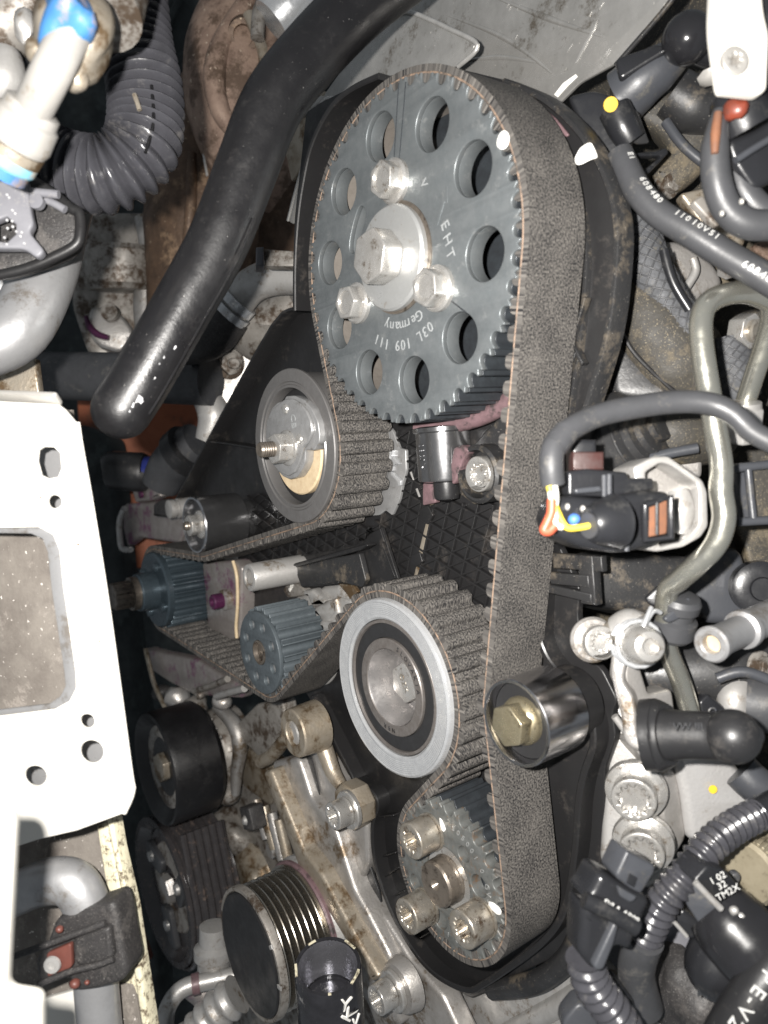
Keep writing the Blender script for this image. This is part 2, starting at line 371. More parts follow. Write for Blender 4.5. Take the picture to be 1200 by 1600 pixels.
def lp(c, prof, n=72): return lathe(V((c.x, 0, c.z)), IN, [(r, y) for r, y in prof], n)   # profile of (radius, Y)
# ---- camshaft sprocket
t = thing('camshaft_sprocket', 'large blue-grey camshaft sprocket with ten round holes and a central hex bolt', 'sprocket', CAM)
ph = phase_for(2); g = gear((0, 0), 56.3, 44, 3.0, ph)
HOLES = [(674, 197), (594, 216), (537, 300), (514, 411), (528, 514), (576, 583), (646, 592), (717, 527), (757, 397), (738, 264)]
rel = [xz(PY(x, y, 0) - CAM) for x, y in HOLES]; RH = sum(v.length for v in rel) / 10
a0 = sum(((math.atan2(v.y, v.x) - 2 * math.pi * i / 10 + math.pi) % (2 * math.pi) - math.pi) for i, v in enumerate(rel)) / 10 if False else math.atan2(rel[0].y, rel[0].x)
hl = []
for v in rel: d = v.normalized() * RH; hl.append(circ2((d.x, d.y), 8.1, 40))
sl = [xz(PY(x, y, 0) - CAM) for x, y in ((566, 322), (571, 330), (570, 345), (562, 372), (555, 393), (550, 396), (546, 390), (547, 372), (553, 345), (560, 325))]
hl.append(sm([tuple(v) for v in sl], 4))
pf = put('face_plate', prism2(E2(CAM, 0), [g] + hl, 2.0, .3, 2), 'sprocket_steel', t)
put('web', prism2(E2(CAM, 2.05), [circ2((0, 0), 51.4, 72)] + hl, 5.2, .1, 1), 'sprocket_steel', pf)
rim = put('toothed_rim', prism2(E2(CAM, 2.1), [g, circ2((0, 0), 51.8, 72)], 24, .3), 'sprocket_dark', t)
put('drum', lp(CAM, [(51.7, 7.4), (51.7, 26), (50.8, 26), (50.8, 7.4), (51.7, 7.4)]), 'drum_wall', t)
put('back_web', lp(CAM, [(50.7, 24), (13.2, 24), (13.2, 26), (50.7, 26), (50.7, 24)]), 'sprocket_dark', t)
put('hub', lp(CAM, [(0, 7.6), (13, 7.6), (13, 40), (0, 40)]), 'sprocket_dark', t)
hubC = PY(609, 402, -2) 
wsh = put('washer', lathe(V((CAM.x - 1.2, -.0, CAM.z)), OUT, [(17.6, .05), (17.6, 2.2), (16.8, 3.0), (12, 3.6), (0, 3.6)]), 'washer_grey', t)
put('rust_ring', lathe(V((CAM.x - .6, 0, CAM.z)), OUT, [(18.6, .04), (18.6, .5), (16, .5)]), 'brown_steel', wsh)
hexhead(V((CAM.x - 1.2, -3.5, CAM.z)), OUT, 9.4, 8.2, 'bolt_bright', t, .15)
for i, (x, y) in enumerate(((618, 284), (561, 474), (686, 451))):
    p = PY(x, y, 0); b = put('hub_bolt', lathe(p, OUT, [(7.4, .05), (7.4, 1.5), (6.6, 2.2), (0, 2.2)], 40), 'bolt_bright', t)
    pl = Plane(p + OUT * 6.6, IN, V((1, 0, 0))); put('hex_head', prism2(pl, [rnd(hexpts(6.3, .35 + .6 * i), .7, 2), circ2((0, 0), 4.0, 26)], 5, .5), 'bolt_bright', b)
    put('socket_floor', lathe(p + OUT * 5.6, OUT, [(4.4, 0), (4.4, .2), (0, .2)], 24), 'bolt_bright', b)
def arctext(s, c, R, ang0, step, size, parent, mat_='letter_pale', y=-.06, flip=True):
    for i, ch in enumerate(s):
        if ch == ' ': continue
        a = ang0 + step * (i - (len(s) - 1) / 2); rd = V((math.cos(a), 0, math.sin(a))); p = V((c.x, y, c.z)) + rd * R
        up = rd if flip else -rd; xd = V((-rd.z, 0, rd.x)) * (-1 if flip else 1); text(ch, p, xd, up, size, mat_, parent)
arctext('Germany', CAM, 22.8, -math.pi * .505, -.135, 5.2, t)
arctext('03L 109 111', CAM, 29.2, -math.pi * .512, -.105, 5.2, t)
for ch_, x_, y_ in (('E', 695, 352), ('H', 699, 375), ('T', 703, 397)): text(ch_, PY(x_, y_, -.06), V((.25, 0, -1)), V((1, 0, .25)), 5.2, 'letter_pale', t)
text('V', PY(662, 287, -.06), V((.3, 0, -1)), V((1, 0, .3)), 4.4, 'letter_pale', t)
put('cast_arrow', prism2(Plane(PY(688, 326, -.15), IN, V((.55, 0, .83))), [[(-5, -.9), (2.5, -.9), (2.5, -2.6), (7, 0), (2.5, 2.6), (2.5, .9), (-5, .9)]], .25, .06), 'sprocket_steel', t)
put('paint_mark', prism(EP(-.05), [(781, 210), (788, 203), (795, 207), (797, 218), (793, 230), (786, 235), (778, 230), (777, 222)], -.35, .1, 1), 'paint_white', t)
for L_ in (((634, 128), (630, 180), (624, 248)), ((623, 130), (620, 180), (616, 246)), ((700, 466), (714, 477), (729, 489))): put('scribe_line', sweep([PY(x, y, -.02) for x, y in L_], .22, 6), 'sprocket_dark', pf)
# ---- tensioner
t = thing('belt_tensioner', 'dark flanged belt tensioner with an eccentric silver plate and hex nut', 'tensioner', TEN)
put('front_flange', lp(TEN, [(31.4, .6), (33.2, .3), (33.2, -.8), (32.8, -1.2), (27.9, -1.4), (27.4, -.8), (26.6, -.8), (26.2, -1.4), (25.2, -1.4), (24.8, -.6), (24.8, 3), (31.4, 3), (31.4, .6)]), 'flange_dark', t)
put('drum', lp(TEN, [(31.6, .4), (31.6, 26), (25, 26), (25, .4), (31.6, .4)]), 'flange_dark', t)
put('rear_flange', lp(TEN, [(33.0, 26.2), (33.0, 26.9), (10, 26.9), (10, 26.2), (33.0, 26.2)]), 'alloy_plate', t)
put('bearing_seal', lp(TEN, [(25.1, 4), (24, 3.4), (14, 3.4), (14, 6), (25.1, 6), (25.1, 4)]), 'seal_black', t)
hc = PY(459, 697, -2); tc_ = PY(466, 706, 0)
put('spacer_disc', lathe(V((TEN.x + 1.4, 3.3, TEN.z - 1.2)), OUT, [(19.8, 0), (19.8, 2.6), (19.2, 3.2), (0, 3.2)]), 'tan_plastic', t)
PE = EP(-4.2)
hp_ = [(449, 617), (462, 616), (478, 623), (490, 637), (499, 656), (502, 676), (501.5, 690), (497, 694), (494, 702), (480, 700.5), (479, 720), (474, 732), (466, 744), (455, 747), (444, 742), (432, 728), (424, 705), (420, 680), (420, 655), (427, 636), (436, 627), (447, 624)]
hub = put('eccentric_plate', prism(PE, [(x - 3, y + 2) for x, y in hp_], 4.6, .5, 1.2), 'alloy_plate', t)
hp2 = [(450, 622), (462, 621), (474, 628), (484, 640), (491, 656), (493, 674), (486, 690), (479, 698), (474, 718), (466, 736), (455, 742), (444, 737), (432, 724), (424, 703), (421, 680), (422, 656), (430, 638), (440, 630)]
put('raised_plate', prism(EP(-5.6), [(x - 6, y + 2) for x, y in hp2], 1.5, .5, 1.2), 'alloy_plate', hub)
for x, y in ((451, 639), (473, 686)): put('rivet', lathe(PY(x - 5, y, -5.6), OUT, [(2.2, 0), (1.8, .7), (0, 1.0)], 20), 'bolt_bright', hub)
nb = PY(449, 700, -5.6); hexhead(nb, OUT, 6.7, 6.2, 'bolt_bright', t, .2, 7.6, .8, 3.3, 6.5)
text('CB', PY(458, 658, -5.66), V((0, 0, -1)), V((1, 0, 0)), 5.0, 'letter_pale', t)
bpz = [(x * .25 + 380, y * .25 + 540) for x, y in ((880, 490), (905, 500), (935, 535), (975, 640), (1015, 650), (1018, 780), (992, 880), (975, 965), (930, 1062), (890, 1030), (850, 1060), (735, 1068), (720, 1045), (800, 990), (870, 850))]
put('base_plate', prism(EP(28.6), bpz, 1.6, .3, .8), 'alloy_plate', t)
put('stop_tab', prism(EP(27.0), [(x * .25 + 380, y * .25 + 540) for x, y in ((895, 640), (935, 655), (930, 690), (972, 740), (930, 755), (928, 785), (890, 770), (885, 700))], 1.8, .3, .4), 'zinc', t)
put('stop_tab', prism(EP(27.0), [(x * .25 + 380, y * .25 + 540) for x, y in ((920, 785), (985, 845), (985, 875), (965, 880), (960, 850), (918, 810))], 1.6, .3, .3), 'zinc', t)
# ---- large idler
t = thing('idler_pulley', 'wide bright zinc idler pulley with black seal and sunken hex bolt', 'pulley', IDL)
put('outer_ring', lp(IDL, [(34.5, 24), (34.5, 0), (34.0, -1.0), (33.2, -1.4)] + [(33.0 - i * .36, -1.3 + .025 * i + (.10 if i % 2 else 0)) for i in range(15)] + [(27.2, -.9), (26.4, -.3), (26.3, 4), (26.3, 24), (34.5, 24)]), 'zinc', t)
put('bearing_outer_ring', lp(IDL, [(26.2, 3), (26.2, .3), (25.9, -.2), (24.9, -.2), (24.7, .3), (24.7, 3), (26.2, 3)]), 'bearing_ring', t)
put('bearing_seal', lp(IDL, [(24.7, 3), (24.6, .7), (22, .4), (19.2, .7), (19.1, 3), (24.7, 3)]), 'seal_black', t)
put('bearing_inner_ring', lp(IDL, [(19.0, 4), (19.0, -.1), (18.7, -.5), (15.2, -.5), (14.8, -.1), (14.8, 4), (19, 4)]), 'bearing_ring', t)
put('hub_cup', lp(IDL, [(14.8, 1), (14.75, -.3), (14.5, .2), (12.2, 12.5), (0, 12.5), (0, 14), (14.8, 14), (14.8, 1)]), 'brushed', t)
hexhead(V((IDL.x, 12.4, IDL.z)), OUT, 8.2, 5.6, 'bolt_bright', t, .5, 9.6, .8)
arctext('SLOVAKIA', IDL, 16.9, .62, -.155, 2.7, t, 'seal_black', -.58)
arctext('NBR', IDL, 16.9, -1.75, -.155, 2.4, t, 'seal_black', -.58)
text('OZK', V((IDL.x, 5.9, IDL.z)), V((.4, 0, -.9)), V((.9, 0, .4)), 3.6, 'bolt_grimy', t)
# ---- crankshaft sprocket
t = thing('crankshaft_sprocket', 'grey crankshaft sprocket held by three round twelve-point bolts', 'sprocket', CRK)
ph = phase_for(0); g = gear((0, 0), 28.0, 22, 3.0, ph)
hs = [(724, 1335, 2.9), (646, 1332, 2.2), (648, 1378, 2.9), (748, 1385, 4.0), (688, 1437, 3.6), (719, 1458, 3.2)]
put('face_plate', prism2(E2(CRK, 0), [g] + [circ2(tuple(xz(PY(x, y, 0) - CRK)), r, 24) for x, y, r in hs] + [circ2((0, 0), 11.6, 48)], 5, .35), 'crank_steel', t)
put('toothed_drum', prism2(E2(CRK, 5.1), [g], 22, .3), 'sprocket_dark', t)
put('hub_washer', lathe(V((CRK.x + .6, 1.2, CRK.z + .4)), OUT, [(11.5, 0), (11.5, .6), (8, .6)]), 'bolt_bright', t)
put('shaft_end', lathe(V((CRK.x, 3, CRK.z)), OUT, [(8.6, 0), (8.6, 3), (8.1, 3.4), (8.1, 4.4), (8.4, 4.8), (8.2, 8.2), (7.6, 9), (2.2, 9), (.6, 6.5), (0, 6.5)]), 'brown_steel', t)
for x, y in ((674, 1299), (667, 1415), (755, 1433)):
    p = PY(x, y, 0); u = put('bolt_washer', lathe(p, OUT, [(7.0, .05), (7.0, 1.0), (6, 1.0)], 40), 'bolt_grimy', t); capbolt(p + OUT * 1.0, OUT, 6.6, 9.2, 'bolt_grimy', t, 0, ph=x)
for q in (((687, 1277), (691, 1281), (695, 1290), (697, 1296), (694, 1300), (690, 1296), (688, 1288)), ((764, 1408), (771, 1410), (780, 1417), (784, 1424), (783, 1429), (778, 1429), (771, 1423), (764, 1416))):
    put('paint_mark', prism(EP(-.02), q, -.25, .08, .5), 'paint_white', t)
arctext('030 150 1', CRK, 22.3, -1.25, -.105, 3.0, t, 'washer_grey'); arctext('S05001', CRK, 21.5, 1.0, -.12, 3.0, t, 'washer_grey'); arctext('0 GV5', CRK, 21.5, .25, -.12, 3.0, t, 'washer_grey')
# ---- chrome roller on the right run
t = thing('guide_roller', 'bright chrome guide roller with yellowed hex bolt beside the crankshaft', 'roller', RRL)
put('roller_shell', lp(RRL, [(13.9, 17), (13.9, -1.2), (13.6, -1.6), (12.7, -1.6), (12.5, -1.2), (12.3, 3), (0, 3), (0, 17)]), 'chrome', t)
put('roller_seat', lp(RRL, [(0, 17.1), (12, 17.1), (12, 27), (0, 27)]), 'plastic_black', t)
put('bearing_face', lp(RRL, [(12.2, 2.4), (7, 2.4), (7, 2.9), (12.2, 2.9), (12.2, 2.4)]), 'seal_violet' if False else 'seal_black', t)
hexhead(V((RRL.x, 2.5, RRL.z)), OUT, 7.0, 5.6, 'bolt_yellow', t, .3, 7.7, 2.4)
# ---- dark roller beside the tensioner
t = thing('small_guide_roller', 'glossy black guide roller with a pale hex bolt left of the tensioner', 'roller', SRL)
put('roller_shell', lp(SRL, [(15.6, 24), (15.6, -1.2), (15.2, -1.7), (14.2, -1.7), (14.0, -1.2), (13.6, 3), (0, 3), (0, 24)]), 'roller_black', t)
put('rim_edge', lp(SRL, [(15.7, -1.0), (15.4, -1.8), (14.7, -1.8), (14.5, -1.2), (14.8, -.9), (15.7, -1.0)]), 'chrome', t)
put('spacer', lp(SRL, [(11, 24.1), (11, 32), (0, 32), (0, 24.1)]), 'roller_black', t)
hexhead(V((SRL.x, 2.9, SRL.z)), OUT, 6.0, 6.4, 'bolt_bright', t, .4, 8.0, 1.6, 2.6, 2.4)
# ---- coolant pump sprocket
t = thing('coolant_pump_sprocket', 'matt blue-grey pump sprocket with a ring of eight small holes', 'sprocket', PMP)
ph = phase_for(6); g = gear((0, 0), 22.4, 18, 2.8, ph)
put('toothed_drum', prism2(E2(PMP, 1.2), [g], 25, .4), 'sinter_steel', t)
hl = [circ2((14.2 * math.cos(k * math.pi / 4 + .35), 14.2 * math.sin(k * math.pi / 4 + .35)), 2.5, 20) for k in range(8)]
put('face_disc', prism2(E2(PMP, -.8), [circ2((0, 0), 20.6, 64), circ2((0, 0), 6.2, 36)] + hl, 1.95, .3), 'sinter_steel', t)
for k in range(8):
    put('drilled_hole', lathe(V((PMP.x + 14.2 * math.cos(k * math.pi / 4 + .35), 1.0, PMP.z + 14.2 * math.sin(k * math.pi / 4 + .35))), OUT, [(2.45, 0), (2.4, .15), (0, .15)], 20), 'alloy_plate', t)
put('shaft_bore', lp(PMP, [(6.1, 1.1), (6.1, -1.2), (5.2, -1.4), (4.8, 0.9), (0, .9)], 36), 'brown_steel', t)
# ---- high pressure pump sprocket
t = thing('fuel_pump_sprocket', 'dark blue toothed pump sprocket with brown splined nut at far left', 'sprocket', HPP)
ph = phase_for(5); g = gear((0, 0), 25.4, 20, 2.8, ph)
put('toothed_drum', prism2(E2(HPP, 2), [g], 25, .4), 'sinter_blue', t)
put('face_flange', lp(HPP, [(0, 2), (24, 2), (24, -1), (23, -2), (0, -2)]), 'sinter_blue', t)
put('hub', lp(HPP, [(0, -2), (12, -2), (12, -12), (11.4, -13), (0, -13)]), 'sinter_blue', t)
put('nut', prism2(E2(HPP, -28), [splinepts(8.6, 7.2, 8)], 15, .8), 'brown_steel', t)
put('nut_collar', lp(HPP, [(0, -17), (10.4, -17), (10.4, -13), (0, -13)]), 'brown_steel', t)
for k in range(4): put('flange_bolt', lathe(V((HPP.x + 17.5 * math.cos(k * 1.57 + 1), -2, HPP.z + 17.5 * math.sin(k * 1.57 + 1))), OUT, [(3, 0), (3, 2), (0, 2.6)], 18), 'sinter_blue', t)
print('RH', RH, 'belt', LEN, NT, PITCH)
# ================================================================== the plastic cover behind the belt and what stands in it
mat('plastic_dusty', (.024, .024, .025), .44, 0, (.014, .014, .0145), 60, (.095, .08, .062), .30, 26, .16, 600, (.30, .28, .25), .70, 900)
mat('rubber_black', (.018, .018, .019), .38, 0, (.013, .013, .014), 60, (.045, .042, .04), .18, 40, .06, 1200, (.4, .4, .38), .74, 900)
mat('rubber_grey', (.052, .053, .057), .46, 0, (.038, .039, .042), 80, (.10, .095, .088), .2, 50, .08)
mat('alu_cast', (.47, .45, .43), .42, .65, (.33, .315, .295), 80, (.16, .12, .08), .30, 22, .30, 800)
mat('alu_clean', (.47, .46, .445), .44, .5, (.36, .35, .335), 90, (.18, .14, .10), .22, 40, .2, 800)
mat('alu_mount', (.62, .61, .60), .42, .55, (.50, .49, .48), 90, (.28, .23, .18), .15, 30, .25, 900)
mat('alu_brown', (.44, .39, .32), .44, .6, (.30, .25, .185), 70, (.13, .085, .045), .40, 26, .30, 700)
mat('alu_dim', (.33, .31, .285), .5, .4, (.21, .195, .175), 90, (.07, .05, .035), .42, 40, .16, 500)
mat('alu_stained', (.36, .33, .315), .42, .5, (.25, .225, .21), 80, (.19, .07, .14), .31, 24, .12, 500)
mat('magenta', (.09, .02, .065), .35, .3, (.05, .012, .04), 150)
mat('mauve_tube', (.19, .12, .13), .45, .1, (.11, .07, .075), 120, (.05, .04, .04), .3, 60)
mat('shield', (.50, .49, .47), .33, .65, (.35, .345, .33), 40, (.16, .14, .115), .26, 20, .75, 42, (.70, .68, .63), .72, 200)
mat('steel_edge', (.60, .59, .57), .35, .6)
def wall(pts, y0, y1, th, k=5, closed=False):   # an upright rib following a line of (X, Z)
    P = [V(p) for p in sm([tuple(p) for p in pts], k, closed)]; n = len(P); vs = []; fs = []
    for i, p in enumerate(P):
        a = P[(i - 1) % n] if closed else P[max(0, i - 1)]; b = P[(i + 1) % n] if closed else P[min(n - 1, i + 1)]
        d = (b - a).normalized(); nn = V((-d.y, d.x)) * th / 2
        for q, y in ((p - nn, y1), (p - nn, y0 + .5), (p - nn * .6, y0), (p + nn * .6, y0), (p + nn, y0 + .5), (p + nn, y1)): vs.append(V((q.x, y, q.y)))
    for i in range(n if closed else n - 1):
        j = (i + 1) % n
        for k_ in range(6): fs.append((i * 6 + k_, i * 6 + (k_ + 1) % 6, j * 6 + (k_ + 1) % 6, j * 6 + k_))
    if not closed: fs.append(tuple(range(6))); fs.append(tuple(range((n - 1) * 6, n * 6)))
    return clean(mk(vs, fs), 40)
def pts_on(y, pts): return [xz(PY(px, py, y)) for px, py in pts]
YC = 31
cov = thing('rear_timing_cover', 'black plastic rear timing cover behind the toothed belt', 'cover', PY(700, 850, YC))
CO = [(478, 175), (500, 160), (560, 130), (640, 110), (720, 108), (790, 125), (850, 150), (905, 200), (945, 265), (965, 330), (968, 400), (950, 520), (915, 640), (893, 720), (880, 800), (872, 850), (906, 920), (902, 960), (907, 992), (920, 1030), (940, 1045), (965, 1095), (956, 1112), (962, 1150), (945, 1200), (943, 1300), (935, 1370), (910, 1440), (880, 1490), (800, 1527), (767, 1547), (737, 1560), (683, 1533), (647, 1497), (613, 1440), (590, 1383), (577, 1333), (575, 1283), (585, 1250), (573, 1227), (547, 1217), (480, 1085), (450, 1050), (375, 960), (372, 870), (320, 815), (275, 785), (430, 505), (460, 480), (458, 420), (460, 340), (470, 250)]
holes_c = [[(672, 690), (735, 690), (735, 700), (672, 700)]]
put('back_plate', prism(EP(YC), CO, 3, .5, 2), 'plastic_black', cov)
put('outer_rim', wall(pts_on(26, [(857, 850), (850, 900), (846, 975), (849, 1005), (864, 1035), (891, 1062), (914, 1090), (928, 1122), (931, 1162), (917, 1205), (908, 1250), (902, 1330), (885, 1420), (850, 1470), (795, 1512), (760, 1535), (735, 1545), (690, 1525), (655, 1490), (622, 1436), (600, 1383), (588, 1333), (586, 1285), (594, 1256), (585, 1236), (560, 1222), (548, 1200), (492, 1090)]), 24, YC + 1, 2.6), 'plastic_black', cov)
put('outer_rim', wall(pts_on(29, [(884, 800), (897, 720), (917, 640), (952, 520), (966, 400), (963, 330), (943, 265), (903, 202), (850, 155), (790, 128)]), 27.5, YC + 4, 2.0), 'plastic_dusty', cov)
put('inner_rim', wall(pts_on(30, [(880, 720), (892, 640), (905, 560), (915, 470), (918, 390), (908, 320), (885, 250), (850, 195), (800, 150)]), 28.5, YC + 1, 1.6), 'plastic_dusty', cov)
put('side_wall', wall(pts_on(9, [(590, 118), (545, 140), (512, 172), (484, 230), (469, 300), (462, 360), (459, 420), (459, 485)]), 9, YC, 2.2), 'plastic_black', cov)
put('side_wall', wall(pts_on(24, [(462, 483), (430, 508), (352, 645), (277, 783)]), 22, YC, 1.8, 3), 'plastic_black', cov)
put('shelf', wall(pts_on(24, [(330, 690), (400, 700), (440, 720)]), 23, YC, 1.2, 2), 'plastic_black', cov)
# raised lattice of ribs
EPC = EP(YC)
def clip(poly, o, d):
    ts = []; n = len(poly); pn = V((-d.y, d.x))
    for i in range(n):
        a, b = V(poly[i]), V(poly[(i + 1) % n]); fa, fb = (a - o).dot(pn), (b - o).dot(pn)
        if fa * fb < 0: q = a.lerp(b, fa / (fa - fb)); ts.append((q - o).dot(d))
    ts.sort(); return list(zip(ts[0::2], ts[1::2]))
def lattice(region, cells, parent):
    poly = EPC.px(region); o = V(EPC.uv(EPC.hit(690, 850)))
    A = V(EPC.uv(EPC.hit(685, 872.5))) - o; B = V(EPC.uv(EPC.hit(709.5, 862))) - o
    for d, st, sh in ((A, B, 1.7), (B, A, 2.2), (B - A, A, 1.2)):
        dn = d.normalized()
        for k in range(-cells, cells + 1):
            for a, b in clip(poly, o + st * k, dn):
                if b - a < 3: continue
                c = o + st * k + dn * (a + b) / 2; P3 = EPC.at(c, -sh / 2 + .05); u = EPC.u * dn.x + EPC.v * dn.y
                put('rib', box(P3, u, u.cross(IN), IN, b - a, .75, sh, .15), 'plastic_black', parent)
lattice([(612, 672), (660, 672), (662, 790), (690, 795), (700, 770), (735, 790), (770, 780), (782, 800), (790, 985), (700, 985), (600, 900), (560, 850), (600, 800), (640, 740)], 14, cov)
lattice([(385, 775), (420, 770), (440, 800), (560, 815), (600, 830), (560, 850), (470, 870), (380, 880)], 16, cov)
seam = put('seam_strip', prism(EP(YC - 1.2), [(672, 700), (684, 706), (660, 880), (648, 920), (630, 925), (655, 800)], 1.4, .3, 1), 'plastic_black', cov)
for q in (((665, 818), (670, 820), (660, 866), (654, 862)), ((650, 885), (655, 888), (650, 902), (646, 902)), ((671, 790), (677, 788), (680, 770), (674, 772))):
    put('gasket_strip', prism(EP(YC - 1.6), q, .8, .2, .4), 'brown_gasket' if False else 'alu_brown', seam)
for q in (((654, 795), (668, 790), (676, 805), (668, 820), (655, 812)), ((642, 868), (655, 862), (660, 878), (650, 886), (640, 880))):
    put('seam_clip', prism(EP(YC - 2.2), q, 1.6, .3, .6), 'plastic_black', seam)
for a, b in (((590, 1276), (615, 1274)), ((598, 1338), (618, 1332)), ((598, 1372), (623, 1355)), ((618, 1398), (632, 1392)), ((656, 1466), (673, 1456))):
    p, q = PY(*a, 27), PY(*b, 27); d = (q - p).normalized(); put('rib', box((p + q) / 2 + IN * 2, d, d.cross(IN), IN, (q - p).length, .7, 4.2, .15), 'plastic_black', cov)
for q in (((640, 738), (642, 737), (646, 750), (645, 751)), ((649, 764), (651, 763), (656, 776), (654, 777))): put('scratch_chip', prism(EP(YC - 2), q, .6, .1), 'alu_clean', cov)
put('paint_patch', prism(EP(YC - 2.2 - 2.0), [(897, 248), (905, 232), (916, 224), (923, 222), (930, 236), (933, 246), (921, 250), (908, 257), (900, 258)], .5, .15, .8), 'paint_cream' if False else 'paint_white', cov)
put('faded_rib', prism(EP(YC - 2.2), [(842, 170), (848, 168), (868, 185), (888, 210), (884, 214), (870, 202)], 1, .3, .6), 'mauve_tube', cov)
# lower lip and lug of the cover
put('lower_lip', sweep([PY(x, y, 30) for x, y in ((770, 1545), (815, 1540), (850, 1528), (885, 1500), (905, 1465))], 4.2, 14), 'plastic_dusty', cov)
put('locating_tab', prism(EP(25), [(574, 1346), (556, 1372), (552, 1392), (566, 1424), (598, 1428), (592, 1395), (580, 1360)], 1.4, .3, 1, holes=[[(567, 1380), (578, 1378), (580, 1396), (568, 1400)]]), 'plastic_dusty', cov)
put('clip_arm', box(PY(893, 905, 27), V((1, 0, 0)), V((0, 0, 1)), IN, 16, 4, 3, .5), 'plastic_dusty', cov)
put('clip_arm', box(PY(893, 926, 27), V((1, 0, -.1)), V((0, 0, 1)), IN, 18, 3, 3, .5), 'plastic_dusty', cov)
put('clip_post', box(PY(922, 905, 28), V((1, 0, 0)), V((0, 0, 1)), IN, 6, 16, 4, .6), 'plastic_dusty', cov)
put('clip_post', box(PY(905, 878, 28), V((1, 0, 0)), V((0, 0, 1)), IN, 20, 5, 3, .6), 'plastic_dusty', cov)
for i, (x, y, q) in enumerate(((907, 500, 1), (899, 540, -1), (893, 580, 1))):
    p = PY(x, y, 28); d = V((.5 * q, 0, 1)).normalized(); put('clip_rib', box(p, d, d.cross(IN), IN, 14, 1, 3, .2), 'plastic_dusty', cov)
# ---- inner fittings
o = thing('camshaft_sensor', 'dark chrome sensor cylinder with raised lettering below the large sprocket', 'sensor', PY(690, 715, 26))
ax = V((0.02, 0, 1)); c = PY(697, 752, 24)
put('housing', lathe(c, ax, [(7.5, 0), (10.2, .6), (10.4, 1.6), (10.4, 18.5), (11.3, 19), (11.3, 20.5), (9, 21)], 48), 'roller_black', o)
put('probe_tip', lathe(c - ax * 8, ax, [(0, 0), (4.6, 1.4), (5, 3), (5, 8)], 30), 'rubber_black', o)
put('foot', prism(EP(25), [(660, 755), (680, 755), (680, 786), (660, 790)], 3, .5, 1), 'mauve_tube', o)
put('side_lug', prism(EP(19), [(708, 700), (722, 695), (733, 704), (722, 720), (716, 738), (712, 752), (706, 758), (702, 735)], 4, .8, 1), 'mauve_tube', o)
vd = (CAMLOC - c); vd.z = 0; vd.normalize(); sd = vd.cross(V((0, 0, 1)))
text('NE380', c + V((0, 0, 10)) + (vd * .42 - sd * -.9).normalized() * 10.45 if False else c + V((0, 0, 10)) + (vd * .62 + (sd if sd.dot(RIGHT) < 0 else -sd) * .78).normalized() * 10.42, V((0, 0, 1)), (sd if sd.dot(RIGHT) < 0 else -sd) * .62 - vd * .78 if True else sd, 3.6, 'letter_dim' if False else 'roller_black', o, .25)
o = thing('boss_bolt', 'bright torx bolt sunk in a black boss under the large sprocket', 'bolt', PY(745, 738, 24))
bc = PY(746, 741, 20)
put('boss', lathe(bc, IN, [(10.5, 8), (10.5, 0), (9.4, -.8), (8.6, -.6), (8.4, 5), (0, 5)], 44), 'plastic_dusty', o)
capbolt(bc + IN * 5, OUT, 6.4, 5.2, 'bolt_bright', o, 0, deep=1.6, socket=.55)
put('boss_bracket', prism(EP(27), [(716, 690), (735, 700), (790, 640), (800, 690), (780, 720), (770, 770), (742, 790), (715, 770)], 3, .6, 2), 'plastic_dusty', o)
solo('seal_lip', sweep([PY(x, y, 24) for x, y in ((655, 668), (700, 664), (740, 655), (775, 640), (800, 622), (815, 600))], 3.3, 16), 'mauve_tube', 'mauve rubber seal lip curving under the large sprocket', 'seal')
o = thing('spacer_sleeve', 'pale grey round spacer sleeve above the coolant pump sprocket', 'sleeve', PY(387, 902, 0))
put('tube', lathe(PY(388, 903, 0), IN, [(6.4, 9), (4.2, 1), (4.4, .3), (5.2, 0), (6.6, .3), (7.0, 1), (7.2, 46), (0, 46)], 44), 'alu_clean', o)
put('bore', lathe(PY(388, 903, 0) + IN * 6, OUT, [(4.6, 0), (0, .2)], 24), 'steel_edge', o)
o = thing('black_guard', 'matt black plastic guard plate between sleeve and zinc idler', 'guard', PY(540, 880, 24))
k = lambda L: [(360 + x * .2333, 820 + y * .2333) for x, y in L]
put('plate', prism(EP(24), k([(420, 270), (860, 190), (905, 370), (880, 420), (800, 400), (722, 378), (600, 400), (475, 418)]), 3, .5, .8), 'plastic_dusty', o)
put('top_flange', prism(EP(20), k([(418, 268), (430, 258), (910, 126), (918, 142), (870, 170), (440, 285)]), 5, .4, .4), 'plastic_black', o)
put('side_plate', prism(EP(27), k([(840, 180), (930, 60), (1000, 20), (1110, 360), (900, 440)]), 3, .5, .8), 'plastic_black', o)
put('edge_rib', prism(EP(25.4), k([(1000, 15), (1012, 20), (1122, 360), (1108, 362)]), 1.8, .3), 'plastic_black', o)
put('edge_rib', prism(EP(25.4), k([(1003, 115), (1012, 115), (1100, 345), (1085, 350)]), 1.8, .3), 'plastic_black', o)
put('lower_edge', prism(EP(25), k([(480, 400), (720, 372), (722, 392), (600, 410), (490, 422)]), 3, .3), 'plastic_black', o)
put('gasket_end', prism(EP(29), k([(720, 395), (820, 405), (850, 450), (800, 500), (770, 450)]), 2, .3, .6), 'alu_brown', o)
o = thing('coolant_pump_casting', 'crumpled bright cast pump body behind the blue-grey pump sprocket', 'pump', PY(500, 940, 30))
put('body', lathe(V((PMP.x, 26.5, PMP.z)), IN, [(14, 0), (24, 4), (25, 12), (0, 12)], 40), 'alu_clean', o)
put('cast_tab', prism(EP(27), k([(350, 440), (370, 395), (430, 390), (480, 420), (500, 445), (470, 480), (380, 490)]), 6, 1, 1.2), 'alu_dim', o)
